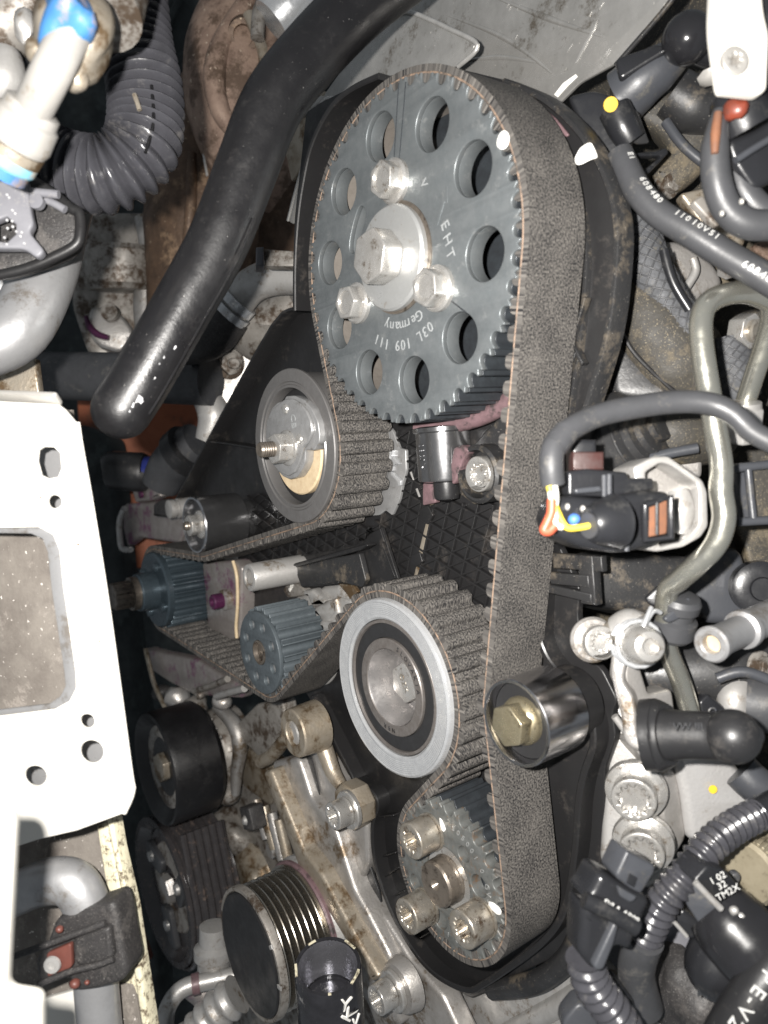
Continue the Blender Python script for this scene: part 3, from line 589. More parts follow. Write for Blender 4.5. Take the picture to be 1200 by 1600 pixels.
for q, y in ((((480, 440), (540, 430), (640, 510), (540, 560), (520, 500)), 26), (((560, 450), (620, 410), (720, 400), (800, 500), (720, 560), (640, 500)), 30), (((640, 510), (700, 490), (720, 600), (640, 700), (600, 640), (540, 560)), 27), (((700, 470), (800, 500), (830, 560), (720, 660), (690, 560)), 29), (((590, 640), (640, 650), (710, 640), (690, 700), (620, 730)), 25)):
    put('cast_fin', prism(EP(y), k(q), 9, 2.2, 1.2, br=2), 'alu_clean', o)
text('0601', PY(455, 918, 26.9), V((1, 0, .9)), V((-.9, 0, 1)), 3.2, 'paint_white', o)
# ---- bracket under the idler
o = thing('engine_bracket', 'oil-stained cast aluminium engine bracket left of the crankshaft sprocket', 'bracket', PY(520, 1300, 30))
z = lambda L: [(400 + x * .2126, 1060 + y * .2126) for x, y in L]
put('web', prism(EP(32), z([(300, 220), (360, 180), (420, 230), (540, 500), (690, 740), (760, 780), (830, 860), (820, 1000), (830, 1330), (1000, 1600), (1060, 1900), (900, 2100), (600, 1500), (420, 930), (455, 900), (410, 600), (330, 580), (280, 500), (210, 400)]), 10, 1.5, 2), 'alu_brown', o)
put('long_arm', prism(EP(16), z([(110, 615), (300, 580), (330, 660), (400, 880), (470, 960), (560, 1060), (720, 1560), (800, 1700), (980, 2050), (1060, 2560), (930, 2560), (760, 2080), (600, 1720), (380, 1330), (260, 1040), (170, 800)]), 14, 2.2, 3), 'alu_cast', o)
put('arm_flange', prism(EP(8), z([(50, 690), (100, 670), (170, 850), (280, 1110), (340, 1260), (470, 1430), (560, 1600), (780, 2000), (900, 2200), (850, 2240), (700, 2000), (480, 1640), (330, 1440), (210, 1120), (110, 870)]), 12, 2, 2), 'alu_brown', o)
put('boss', lathe(PY(457, 1146, 4), IN, [(6.4, 6), (6.4, .6), (6.8, 0), (11.2, 0), (11.8, .8), (12.6, 15), (0, 15)], 48), 'alu_brown', o)
put('boss_insert', lathe(PY(457, 1146, 7), OUT, [(6.6, 0), (6.4, 1), (3.4, 1.2), (2.6, -1), (0, -1)], 30), 'alu_clean', o)
put('block_face', prism(EP(22), [(462, 1180), (500, 1170), (530, 1225), (560, 1240), (572, 1290), (574, 1350), (556, 1395), (598, 1432), (640, 1500), (690, 1555), (730, 1640), (600, 1640), (540, 1480), (480, 1330), (440, 1220)], 10, 2, 3), 'alu_cast', o)
put('ridge', sweep([PY(x, y, 20) for x, y in ((494, 1155), (505, 1165), (520, 1205), (534, 1228))], [4, 4.5, 4, 3], 14), 'alu_brown', o)
put('bolt_boss', prism2(Plane(PY(540, 1262, 14), IN, V((1, 0, 0))), [hexpts(11, .3, 8)], 11, 2), 'alu_brown', o)
for i, (x, y, yy, lab) in enumerate(((548, 1264, 14, 'a'), (616, 1546, 12, 'b'))):
    b = thing('bracket_bolt', ('silver twelve-point flange bolt just below the zinc idler', 'silver twelve-point flange bolt at the foot of the long bracket arm')[i], 'bolt', PY(x, y, yy), 'twelve-point bolts of the engine bracket')
    p = PY(x, y, yy); capbolt(p, OUT, 6.4, 8.0, 'bolt_bright', b, 9.0, 2.2, ph=i, deep=2.6, socket=.72)
put('foot_boss', lathe(PY(620, 1545, 12), IN, [(0, .1), (10.4, .1), (11, 1), (12, 6)], 36), 'alu_cast', o)
put('lower_plate', prism(EP(36), [(590, 1380), (640, 1480), (720, 1560), (800, 1535), (900, 1500), (960, 1560), (900, 1640), (600, 1640), (560, 1500), (560, 1420)], 12, 2, 3), 'alu_clean', o)
put('lower_tube_edge', sweep([PY(x, y, 38) for x, y in ((930, 1535), (870, 1572), (800, 1610), (760, 1640))], 4.5, 16), 'alu_clean', o)
put('guide_piece', prism(EP(28), z([(400, 130), (440, 110), (560, 400), (720, 690), (680, 720), (540, 460)]), 5, .8, 1), 'plastic_black', o)
for yy, q in ((34, ((450, 1185), (486, 1180), (500, 1245), (480, 1250), (462, 1215))),): put('pocket_shade_patch', prism(EP(21), q, .6, .1), 'plastic_black', o)  # flat black sheet painting the shade of a recess; nothing is cut in
# ---- shields behind the cam sprocket
o = thing('heat_shield', 'bent grey sheet-metal heat shield above the large sprocket', 'shield', PY(620, 90, 44))
put('sheet', prism(EP(40), [(450, 345), (462, 300), (485, 215), (505, 150), (540, 100), (600, 45), (620, 20), (645, 20), (745, 70), (715, 104), (640, 120), (585, 150), (530, 155), (505, 170), (487, 230), (468, 300), (460, 352)], 1.0, .3, 3), 'shield', o)
put('folded_edge', sweep([PY(x, y, 39.4) for x, y in ((618, 19), (645, 20), (700, 44), (746, 71), (716, 104))], .9, 10), 'steel_edge', o)
put('folded_edge', sweep([PY(x, y, 38.4) for x, y in ((450, 345), (462, 298), (486, 212), (503, 160), (530, 152), (582, 148))], .8, 10), 'steel_edge', o)
o = thing('upper_shield', 'scratched dull metal shield plate at the top behind the belt', 'shield', PY(850, 60, 70))
put('sheet', prism(EP(62), [(560, -40), (1075, -40), (1042, 10), (985, 75), (960, 100), (905, 130), (870, 165), (780, 130), (700, 120), (640, 60)], 1.4, .3, 2), 'shield', o)
put('turned_edge', sweep([PY(x, y, 61) for x, y in ((1075, -38), (1042, 10), (985, 76), (962, 102))], .9, 10), 'plastic_dusty', o)
for L_ in (((690, 20), (790, 60), (870, 120)), ((760, -10), (860, 30), (950, 60)), ((700, 100), (780, 90), (850, 100))): put('pressed_crease', sweep([PY(x, y, 62.6) for x, y in L_], [.6, 1.3, .6], 10), 'shield', o)
rr = random.Random(4)
for i in range(9):
    x, y = rr.uniform(760, 960), rr.uniform(5, 110); L = rr.uniform(3, 14)
    put('scratch', prism(EP(61.9), [(x, y), (x + .9, y + .8), (x + L * .8, y - L * 1.1), (x + L * .8 - 1.0, y - L * 1.1 - .6)], -.15, .04), 'steel_edge', o)
put('scratch', prism(EP(61.9), [(898, 100), (902, 98), (930, 45), (934, 30), (928, 42), (912, 70)], -.15, .04), 'steel_edge', o)
put('scratch', prism(EP(61.9), [(866, 148), (880, 130), (900, 116), (903, 120), (888, 134), (872, 152)], -.2, .05), 'paint_white', o)
# ================================================================== left side: bay, hoses, white bracket, pulleys below
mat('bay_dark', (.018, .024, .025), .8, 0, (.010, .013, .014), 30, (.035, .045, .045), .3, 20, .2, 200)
mat('brown_panel', (.28, .085, .035), .6, 0, (.20, .055, .022), 20, (.10, .04, .02), .3, 15, .1)
mat('rust', (.33, .235, .18), .7, .1, (.20, .135, .105), 45, (.10, .065, .045), .42, 22, .9, 260, (.50, .40, .31), .68, 140)
mat('rust_dark', (.13, .08, .05), .6, .2, (.06, .038, .025), 45, (.24, .16, .10), .26, 24, .9, 300, (.5, .4, .28), .71, 160)
mat('hose_black', (.007, .0068, .0075), .40, 0, (.0055, .0053, .006), 60, (.018, .017, .017), .22, 30, .14, 900, (.40, .39, .37), .745, 900)
mat('corr_black', (.050, .050, .057), .24, 0, (.034, .034, .039), 60, (.10, .096, .096), .22, 30, .10, 800)
mat('alu_pipe', (.42, .42, .425), .40, .6, (.33, .33, .335), 60, (.22, .20, .18), .25, 26, .12, 500)
mat('alu_white', (.47, .455, .43), .38, .4, (.39, .375, .35), 60, (.26, .21, .15), .18, 30, .05)
mat('blue_paint', (.05, .17, .38), .45, 0, (.035, .12, .29), 60, (.26, .18, .11), .28, 24, .12)
mat('cyan_paint', (.20, .42, .50), .45, 0, (.12, .30, .40), 60, (.42, .38, .32), .3, 40)
mat('grey_plastic', (.17, .17, .185), .5, 0, (.13, .13, .145), 60, (.24, .23, .22), .2, 50, .08)
mat('body_white', (.68, .66, .61), .45, 0, (.64, .62, .57), 30, (.30, .25, .18), .0, 14, .05, 300, (.14, .11, .08), .74, 150)
mat('grimy_panel', (.18, .162, .142), .75, 0, (.115, .10, .088), 50, (.30, .27, .24), .26, 14, .35, 500, (.58, .54, .50), .69, 330)
mat('cream_paint', (.66, .62, .46), .5, 0, (.55, .50, .36), 120, (.10, .075, .05), .38, 140, .2, 500)
mat('tar_black', (.032, .030, .030), .55, 0, (.018, .017, .017), 90, (.06, .055, .052), .3, 40, .5, 600, (.16, .15, .14), .64, 1200)
mat('red_primer', (.13, .045, .034), .5, 0, (.09, .03, .024), 90)
mat('belt_rib', (.05, .046, .047), .22, 0, (.034, .031, .032), 120, (.16, .12, .10), .2, 60, .06, 600)
mat('grooved_steel', (.46, .435, .39), .26, .95, (.34, .31, .265), 120, (.12, .095, .07), .16, 60, .04)
mat('foil_black', (.035, .035, .04), .20, .3, (.022, .022, .025), 90, (.42, .41, .40), .14, 30, .2, 250)
mat('blue_plastic', (.02, .03, .18), .4, 0)
mat('inner_silver', (.50, .50, .55), .2, .85)
def solo2(name, me, m_, lab, cat, g=None): return solo(name, me, m_, lab, cat, g)
def path(pts, d): return [PD(x, y, q if q else d) for x, y, q in ((p + (None,))[:3] for p in pts)]
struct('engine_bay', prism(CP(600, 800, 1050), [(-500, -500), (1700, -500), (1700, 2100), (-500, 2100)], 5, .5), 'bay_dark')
o = thing('bay_liner', 'dark felt-like liner panel behind the rusty turbo housing', 'liner', PD(300, 80, 640))
put('sheet', prism(CP(300, 80, 640, 10), [(200, -30), (480, -30), (480, 300), (320, 330), (190, 240)], 4, 1), 'bay_dark', o)
put('seam', sweep(path([(285, -10), (262, 40), (250, 90), (262, 160)], 632), 3, 10), 'bay_dark', o)
solo2('brown_undertray', prism(CP(230, 740, 690, 8), [(120, 615), (350, 600), (356, 880), (170, 890), (130, 800)], 4, 1, 8), 'brown_panel', 'orange-brown panel seen deep between the black hose and pump', 'panel')
solo2('gap_shade_slab', prism(CP(200, 1100, 640, -10), [(120, 660), (170, 680), (190, 900), (215, 1100), (240, 1330), (250, 1620), (60, 1620), (60, 700)], 30, 4, 10), 'bay_dark', 'near-black slab standing in for the shaded gap behind the white bracket', 'rail')  # shade of the gap put into the slab's near-black colour
# ---- turbo housing
o = thing('turbo_housing', 'rusty brown turbo housing behind the thick black hose', 'turbocharger', PD(380, 180, 500))
put('volute', sweep(path([(470, -40, 510), (400, 20, 505), (372, 90, 500), (372, 170, 500), (395, 240, 505), (450, 290, 515)], 500), [26, 31, 34, 33, 29, 22], 32), 'rust', o)
put('scroll_ridge', sweep(path([(400, -20, 474), (350, 60, 468), (335, 120, 466), (345, 175, 468), (372, 215, 474)], 470), [5, 6, 7, 6, 4], 16), 'rust', o)
put('downpipe', sweep(path([(345, 150, 545), (320, 260, 540), (315, 360, 540), (300, 450, 545), (285, 520, 550)], 540), [30, 38, 40, 32, 24], 28), 'rust_dark', o)
put('rear_shell', prism(CP(430, 330, 560, 15), [(360, 260), (470, 200), (480, 420), (400, 430), (330, 440)], 20, 6, 8), 'rust_dark', o)
put('clamp_edge', prism(CP(240, 425, 560), [(224, 424), (245, 410), (262, 430), (255, 465), (236, 448)], 5, 1, 3), 'rust', o)
put('port_boss', lathe(PD(380, 55, 472), (CAMLOC - PD(380, 55, 472)), [(11, 0), (9, 8), (6, 8), (5, 2), (0, 2)], 30), 'rust_dark', o)
put('oil_pipe', sweep(path([(388, 22), (402, 55), (412, 85), (415, 120)], 462), 3.6, 16), 'alu_brown', o)
put('cast_rib', sweep(path([(430, 20, 470), (420, 110, 462), (432, 190, 466)], 466), [3, 4, 3], 12), 'rust', o)
put('lower_rib', sweep(path([(300, 240, 502), (298, 320, 500), (290, 400, 506)], 502), [3, 4, 3], 12), 'rust_dark', o)
put('weld_bead', sweep(path([(318, 150), (316, 190), (317, 230), (324, 275)], 496), .9, 8), 'steel_edge', o)
o = thing('chrome_elbow', 'bright polished elbow pipe at the top behind the black hose', 'pipe', PD(440, 20, 440))
put('elbow', sweep(path([(500, -60), (470, -15), (445, 15), (425, 35)], 440), [17, 17, 16, 13], 28), 'zinc', o)
put('collar', sweep(path([(418, -10), (405, 20), (402, 60)], 446), 4, 14), 'alu_dim', o)
o = thing('exhaust_flange', 'tan metal flange between the black hose and heat shield', 'flange', PD(480, 220, 470))
put('plate', prism(EP(60), [(440, 215), (470, 165), (505, 140), (500, 180), (472, 260), (455, 285)], 6, 1, 2), 'alu_brown', o)
put('lip', prism(EP(56), [(468, 172), (500, 148), (502, 158), (470, 184)], 4, .8, 1), 'alu_clean', o)
# ---- thick black hose
hp = path([(650, -60, 262), (560, 10, 255), (480, 92, 248), (425, 165, 243), (385, 265, 240), (340, 380, 238), (285, 480, 236), (222, 590, 234), (190, 640, 233)], 240)
o = thing('thick_hose', 'thick black rubber hose crossing diagonally with a closed round end', 'hose', hp[-1])
hs = [V(p) for p in sm([tuple(p) for p in hp], 8, False)]; R = [10.7 - 1.7 * min(1, i / 50) for i in range(len(hs))]
e = (hs[-1] - hs[-2]).normalized()
for f in (.35, .6, .8, .92, .99): hs.append(hp[-1] + e * 9.0 * f); R.append(9.0 * (1 - f * f) ** .5)
put('rubber_body', sweep(hs, R, 36, 1, ang=70), 'hose_black', o)
put('mould_seam', sweep([p + (CAMLOC - p).normalized() * 5.2 + (RIGHT * .80 + UP * -.45) * 8.2 for p in hs[36:62]], .35, 6, 1), 'hose_black', o)
def flake(px, py, s, parent, pt, m_='grey_flake', sd=1):
    r = random.Random(sd); pl = CP(px, py, dpt(pt)); q = [(s * r.uniform(.45, 1.15) * math.cos(a * .7), s * r.uniform(.45, 1.15) * math.sin(a * .7)) for a in range(9)]
    return put('flake', prism2(pl, [q], .3, .1), m_, parent)
mat('grey_flake', (.42, .42, .43), .6)
for i, (x, y, s) in enumerate(((213, 622, 1.9), (206, 632, 1.1), (219, 626, .9), (201, 642, .7), (255, 557, .6), (272, 543, .8), (240, 590, .7), (248, 568, .5))):
    c = min(hs, key=lambda p: (p - PD(x, y, dpt(p))).length); b = PD(x, y, 230); dv = (b - CAMLOC).normalized(); oc = CAMLOC - c; B = oc.dot(dv); disc = B * B - (oc.length_squared - 9.5 ** 2)
    if disc > 0: flake(x, y, s, o, CAMLOC + dv * (-B - disc ** .5 + .6), sd=i)
# ---- pipes and castings in the depth
o = thing('coolant_pipe', 'straight black coolant pipe lying across behind the hose end', 'pipe', PD(180, 592, 470))
put('tube', sweep(path([(20, 586, 500), (120, 588, 480), (220, 590, 465), (330, 594, 450)], 470), 15, 28), 'rubber_grey', o)
o = thing('gearbox_casting', 'dim grey aluminium casting between the alloy pipe and black hose', 'casting', PD(210, 460, 560))
put('round_cover', lathe(PD(186, 385, 540), UP * -1 + FWD * .2, [(0, -2), (22, 0), (25, 4), (25, 26), (22, 30), (0, 30)], 36), 'alu_dim', o)
put('body', prism(CP(220, 450, 580, 15), [(130, 330), (250, 330), (262, 420), (250, 520), (215, 560), (140, 560), (110, 470)], 40, 5, 10), 'alu_dim', o)
put('flange', prism(CP(180, 495, 556, 10), [(140, 480), (160, 478), (190, 490), (212, 520), (190, 552), (150, 540), (135, 512)], 14, 3, 6), 'alu_cast', o)
put('stud', lathe(PD(174, 490, 552), -FWD, [(6.5, 0), (6, 5), (0, 5)], 20), 'alu_dim', o)
put('pipe_stub', sweep(path([(228, 340), (236, 400), (226, 470), (232, 540)], 548), 8, 18), 'alu_cast', o)
put('magenta_seep', sweep(path([(134, 494), (140, 510), (152, 522), (170, 528)], 550), [1.5, 2.5, 2.5, 2], 10), 'magenta', o)
for i, (x, y) in enumerate(((205, 535), (215, 540), (222, 528))): put('clip_tooth', box(PD(x, y, 520), RIGHT, UP, FWD, 5, 7, 5, .8), ('alu_clean', 'bay_dark', 'alu_dim')[i], o)
o = thing('clamped_elbow', 'metal elbow clamped into a cracked rubber hose behind the cover', 'pipe', PD(400, 440, 420))
put('metal_tube', sweep(path([(475, 432, 405), (430, 433, 412), (395, 445, 420), (372, 470, 424), (358, 492, 426)], 420), 9.5, 26), 'alu_clean', o)
for a, b, r in (((375, 468), (366, 478), 11.2), ((364, 482), (356, 491), 11.6)):
    put('clamp_band', sweep([PD(*a, 423), PD(*b, 424)], r, 28, 1), 'zinc', o)
put('rubber_hose', sweep(path([(356, 492, 426), (338, 518, 428), (315, 532, 430), (290, 536, 434)], 430), 12.4, 26), 'tar_black', o)
o = thing('sensor_lug', 'small grey metal lug above the clamped elbow pipe', 'lug', PD(430, 400, 380))
put('bar', prism(CP(432, 402, 372, -20), [(412, 388), (460, 392), (460, 416), (412, 415)], 8, 1), 'alu_dim', o)
put('end_block', prism(CP(406, 400, 368, 10), [(400, 386), (412, 385), (413, 415), (400, 414)], 12, 1), 'grey_plastic', o)
o = thing('alloy_cover_box', 'grey pressed alloy cover held by a nut beside the black triangular cover', 'cover', PD(350, 600, 480))
put('face', prism(CP(360, 590, 470, 12, 6), [(300, 545), (330, 535), (470, 500), (470, 600), (350, 700), (318, 690), (316, 640), (310, 600)], 30, 5, 8, br=4), 'alu_cast', o)
put('side_fold', sweep(path([(312, 560), (318, 610), (334, 650), (320, 690)], 464), [6, 8, 10, 6], 18), 'alu_clean', o)
nb = PD(358, 568, 464); a = (CAMLOC - nb).normalized(); a = (a + RIGHT * .35).normalized()
hexhead(nb, a, 7.2, 5, 'alu_dim', o, .3, 9.5, 1.2, 3.4, 5, 'alu_dim')
solo2('upper_casting_edge', sweep(path([(470, 470, 440), (430, 500, 450), (400, 520, 455), (470, 560, 440)], 450), [10, 14, 16, 12], 20), 'alu_dim', 'dull cast lump tucked beside the cover above the alloy box', 'casting')
o = thing('pump_connector', 'dark round plug with a blue ring in front of the brown panel', 'connector', PD(205, 738, 560))
put('plug_body', sweep(path([(168, 735), (175, 735), (222, 738), (228, 738)], 560), [11, 14, 14.5, 12], 24, 3), 'bay_plug' if False else 'rubber_black', o)
put('blue_ring', sweep(path([(228, 739), (240, 739)], 560), 12, 24, 1), 'blue_plastic', o)
put('neck', sweep(path([(240, 739), (250, 740)], 560), 9, 20, 1), 'rubber_grey', o)
o = thing('fuel_hose_stub', 'dark ribbed hose stub rising beside the dark round plug', 'hose', PD(275, 720, 540))
put('stub', sweep(path([(250, 760, 545), (265, 730, 540), (290, 705, 530), (310, 690, 525)], 540), [13, 15, 16, 14], 22), 'rubber_grey', o)
put('collar', sweep(path([(282, 712, 528), (296, 700, 524)], 530), 18, 22, 1), 'rubber_black', o)
# ---- high-pressure pump casting behind the blue sprocket
o = thing('fuel_pump_casting', 'magenta-stained alloy pump casting behind the dark blue sprocket', 'pump', V((HPP.x, 30, HPP.z)))
q = lambda L: [(180 + x * .2376, 740 + y * .2376) for x, y in L]
put('round_housing', lathe(V((HPP.x - 4, 40, HPP.z - 2)), IN, [(33, 0), (37, 2), (38, 14), (0, 14)], 56), 'alu_stained', o)
put('outer_rim', lathe(V((HPP.x - 4, 34, HPP.z - 4)), IN, [(37, 6), (38.5, 0), (41, 0), (43, 5), (43, 20), (37, 20)], 64), 'alu_cast', o)
put('top_lug', prism(EP(28), q([(110, 110), (180, 85), (270, 80), (290, 150), (230, 180), (130, 190)]), 10, 2, 1.5), 'alu_stained', o)
put('lug_screw', lathe(PY(222, 772, 27), OUT, [(3, 0), (3, 2), (0, 2.4)], 20), 'magenta', o)
put('left_edge', sweep([PY(x, y, 26) for x, y in q([(60, 230), (30, 310), (30, 400), (45, 490), (100, 500)])], 2.4, 12), 'alu_clean', o)
put('upper_web', prism(EP(34), q([(60, 200), (260, 180), (430, 250), (470, 330), (420, 460), (150, 420), (80, 480), (50, 350)]), 8, 2, 2), 'alu_stained', o)
put('shaft_sleeve', lathe(PY(262, 796, 12), IN, [(4, 0), (6, .6), (6, 4), (5, 4.5), (5, 6), (6.4, 6.5), (6.4, 24), (0, 24)], 28), 'alu_clean', o)
put('fitting_block', prism(EP(14), q([(250, 200), (300, 170), (350, 180), (340, 290), (250, 280)]), 8, 1.5, 1), 'tar_black', o)
put('side_block', prism(EP(22), q([(570, 590), (660, 580), (780, 570), (830, 620), (820, 1080), (760, 1100), (680, 1050), (610, 1030), (590, 800)]), 10, 1.5, 2), 'alu_stained', o)
put('gasket_edge', sweep([PY(x, y, 21) for x, y in q([(775, 575), (800, 680), (805, 850), (795, 1000), (800, 1080)])], 1.0, 10), 'tan_plastic', o)
bp = PY(348, 938, 18); put('magenta_bolt', lathe(bp, OUT, [(6, -8), (6, 0), (4.6, 0), (4.6, 6), (4.0, 6.8), (2.4, 6.8), (2, 4.5), (0, 4.5)], 26), 'magenta', o)
put('bolt_sleeve', lathe(bp, IN, [(4, -1), (6.2, 0), (6.2, 10), (0, 10)], 26), 'alu_cast', o)
put('lower_web', prism(EP(30), q([(190, 1150), (300, 1180), (520, 1220), (700, 1330), (860, 1400), (820, 1480), (520, 1460), (360, 1380), (240, 1300)]), 10, 2.5, 2), 'alu_stained', o)
put('strap', sweep([PY(x, y, 24) for x, y in q([(200, 1150), (225, 1260), (260, 1390), (330, 1540), (370, 1600)])], 1.8, 12), 'alu_brown', o)
put('gasket_bar', sweep([PY(x, y, 28) for x, y in q([(520, 1430), (620, 1400), (740, 1350)])], 2.2, 12), 'alu_dim', o)
put('bolt_bar', sweep([PY(x, y, 20) for x, y in q([(665, 1465), (760, 1435), (850, 1412)])], 2.2, 14), 'alu_clean', o)
for i, (x, y, r) in enumerate(((410, 1470, 9), (300, 1440, 7), (530, 1520, 8), (700, 1500, 6), (430, 1560, 8), (560, 1450, 4))):
    put('cast_knob', blob(PY(*q([(x, y)])[0], 30), r, r, r * .9, i, .2, 2), ('alu_cast', 'tar_black', 'alu_dim')[i % 3], o)
# ---- ribbed drive pulleys
def polyprof(R, y0, y1, n, dep=2.0):
    pr = [(0, y0 + 4), (R - 6, y0 + 4), (R - 5, y0), (R, y0), (R, y0 + 2)]; w_ = (y1 - y0 - 4) / n
    for i in range(n): a = y0 + 2 + i * w_; pr += [(R - dep, a + w_ * .3), (R - dep, a + w_ * .7), (R - .2, a + w_ * .95), (R - .2, a + w_)]
    return pr + [(R, y1 - 2), (R + .8, y1 - 2), (R + .8, y1), (0, y1)]
TP = PY(243, 1202, -10)
o = thing('tensioner_pulley', 'smooth black belt pulley with a grimy hub near the white bracket', 'pulley', TP)
put('drum', lathe(TP, IN, [(27, 6), (33, 0), (35, -1), (36, 0), (36.6, 3), (36.6, 30), (34, 33), (0, 33)], 64), 'hose_black', o)
put('hub_face', lathe(TP, IN, [(0, 7), (18, 7), (20, 5), (26.8, 5.5), (27, 8)], 48), 'alu_dim', o)
hexhead(TP + IN * 7, OUT, 10, 5, 'alu_brown', o, .5)
o = thing('tensioner_casting', 'grimy cast tensioner arm with numbers behind the smooth black pulley', 'bracket', TP + IN * 40)
ac = PY(318, 1180, 30)
put('arm_body', lathe(ac, IN, [(14, 2), (16, 0), (22, 0), (27, 5), (29, 12), (29, 26), (0, 26)], 44), 'alu_dim', o)
put('arm_bore', lathe(ac, IN, [(15, 6), (0, 6)], 30), 'tar_black', o)
put('arm_ridge', sweep([PY(x, y, 34) for x, y in ((340, 1105), (365, 1130), (375, 1165), (370, 1205), (368, 1240))], [4, 5, 5, 4, 3], 14), 'alu_cast', o)
put('arm_foot', blob(PY(350, 1235, 34), 13, 9, 9, 3, .15), 'alu_dim', o)
put('arm_lug', blob(PY(315, 1140, 30), 9, 7, 12, 5, .2), 'alu_cast', o)
for i, s_ in enumerate('203'): text(s_, PY(330 + i * 7, 1125 + i * 14, 29), V((.5, 0, -.8)), V((.8, 0, .5)), 5, 'alu_cast', o, .6)
AP = PY(252, 1393, -6)
o = thing('compressor_pulley', 'large black ribbed pulley wrapped by the auxiliary belt at lower left', 'pulley', AP)
put('grooved_drum', lathe(AP, IN, [(40, 8), (46, 0), (50, 0), (50, 3)] + [p for i in range(7) for p in ((47.8, 4 + i * 4.4), (47.8, 5.6 + i * 4.4), (50, 6.6 + i * 4.4), (50, 8 + i * 4.4))] + [(50.5, 36), (0, 36)], 84), 'belt_rib', o)
put('clutch_plate', lathe(AP, IN, [(0, 10), (14, 10), (15, 7), (30, 7), (32, 10), (44, 10), (44.5, 14)], 64), 'alu_dim', o)
for k_ in range(3):
    a = k_ * 2.094 + .4; c = AP + V((math.cos(a) * 27, 3, math.sin(a) * 27)); put('clutch_spring', prism2(Plane(c, IN, V((math.cos(a + .5), 0, math.sin(a + .5)))), [rnd([(-14, -8), (14, -8), (18, 4), (-10, 8)], 4)], 5, 1.5), 'rubber_grey', o)
    put('rivet', lathe(c, OUT, [(4, 0), (3.4, 2), (0, 2.6)], 18), 'alu_clean', o)
put('hub_nut', lathe(AP + IN * 7, OUT, [(10, 0), (9, 5), (0, 5)], 6), 'alu_cast', o)
o = thing('auxiliary_belt', 'black ribbed auxiliary belt running up from the large lower-left pulley', 'belt', AP)
c0 = xz(AP); c1 = xz(TP)
bx = []
for k_ in range(26): a = -2.6 + k_ * (2.95 / 25); bx.append(V((c0.x + 51 * math.cos(a), c0.y + 51 * math.sin(a))))
tgt = V((c1.x + 37.6 * math.cos(.5), c1.y + 37.6 * math.sin(.5)))
for k_ in range(1, 8): bx.append(bx[25].lerp(V((c1.x + 10, c1.y - 38)), k_ / 8))
def ribbelt(P2, y0, n, pitch, th):
    vs = []; fs = []; pr = [(-.0, 0)]
    prof = []
    for i in range(n): prof += [(y0 + i * pitch, 1.2), (y0 + i * pitch + pitch * .25, 2.4), (y0 + i * pitch + pitch * .6, 2.4), (y0 + i * pitch + pitch * .85, 1.2)]
    prof += [(y0 + n * pitch, 1.2), (y0 + n * pitch, 0), (y0, 0)]; m_ = len(prof)
    for i, p in enumerate(P2):
        d = (P2[min(i + 1, len(P2) - 1)] - P2[max(0, i - 1)]).normalized(); nn = V((d.y, -d.x))
        for y, h in prof: q_ = p + nn * h; vs.append(V((q_.x, y, q_.y)))
    for i in range(len(P2) - 1):
        for k2 in range(m_): fs.append((i * m_ + k2, i * m_ + (k2 + 1) % m_, (i + 1) * m_ + (k2 + 1) % m_, (i + 1) * m_ + k2))
    fs.append(tuple(range(m_))); fs.append(tuple(range((len(P2) - 1) * m_, len(P2) * m_)))
    return clean(mk(vs, fs), 40)
put('ribbed_band', ribbelt(bx, AP.y + 3, 6, 5.0, 2.4), 'belt_rib', o)
LP = PY(393, 1489, -22)
o = thing('alternator_pulley', 'alternator pulley with a flat black cap and rust-brown grooves', 'pulley', LP)
put('pulley_drum', lathe(LP, IN, [(0, 1), (25.6, 1), (25.6, 27.5), (0, 27.5)], 72), 'tar_black', o)  # drum coloured dark so the gaps between ridges look deeply shaded
for i in range(7): put('groove_ridge', lathe(LP, IN, [(25, 2.2 + i * 3.6), (30.3, 3.5 + i * 3.6), (30.5, 3.9 + i * 3.6), (30.3, 4.3 + i * 3.6), (25, 5.6 + i * 3.6), (25, 2.2 + i * 3.6)], 84), 'grooved_steel', o)
put('end_flange', lathe(LP, IN, [(25, 26), (31.8, 26), (31.8, 27.5), (25, 27.5), (25, 26)], 72), 'grooved_steel', o)
put('front_ring', lathe(LP, IN, [(29, .2), (29.4, -1.2), (31.0, -1.2), (31.4, 0), (31.4, 2.6), (29, 2.6)], 72), 'alu_dim', o)
put('cap', lathe(LP, IN, [(0, -1.9), (28.2, -1.9), (28.9, -1.2), (28.9, 3), (0, 3)], 72), 'plastic_black', o)
for a in (.55, -.05): put('cap_clip', box(LP + V((math.cos(a) * 28.6, -1, math.sin(a) * 28.6)), V((math.cos(a), 0, math.sin(a))), V((-math.sin(a), 0, math.cos(a))), IN, 5, 2, 1.5, .2), 'alu_clean', o)
put('rear_ring', lathe(LP, IN, [(0, 27.6), (32.4, 27.6), (33, 28.5), (33, 30), (0, 30)], 72), 'pink_ring' if False else 'mauve_tube', o)
put('alternator_nose', lathe(LP, IN, [(0, 30.2), (32, 30.2), (34, 33), (34, 60), (0, 60)], 56), 'alu_clean', o)
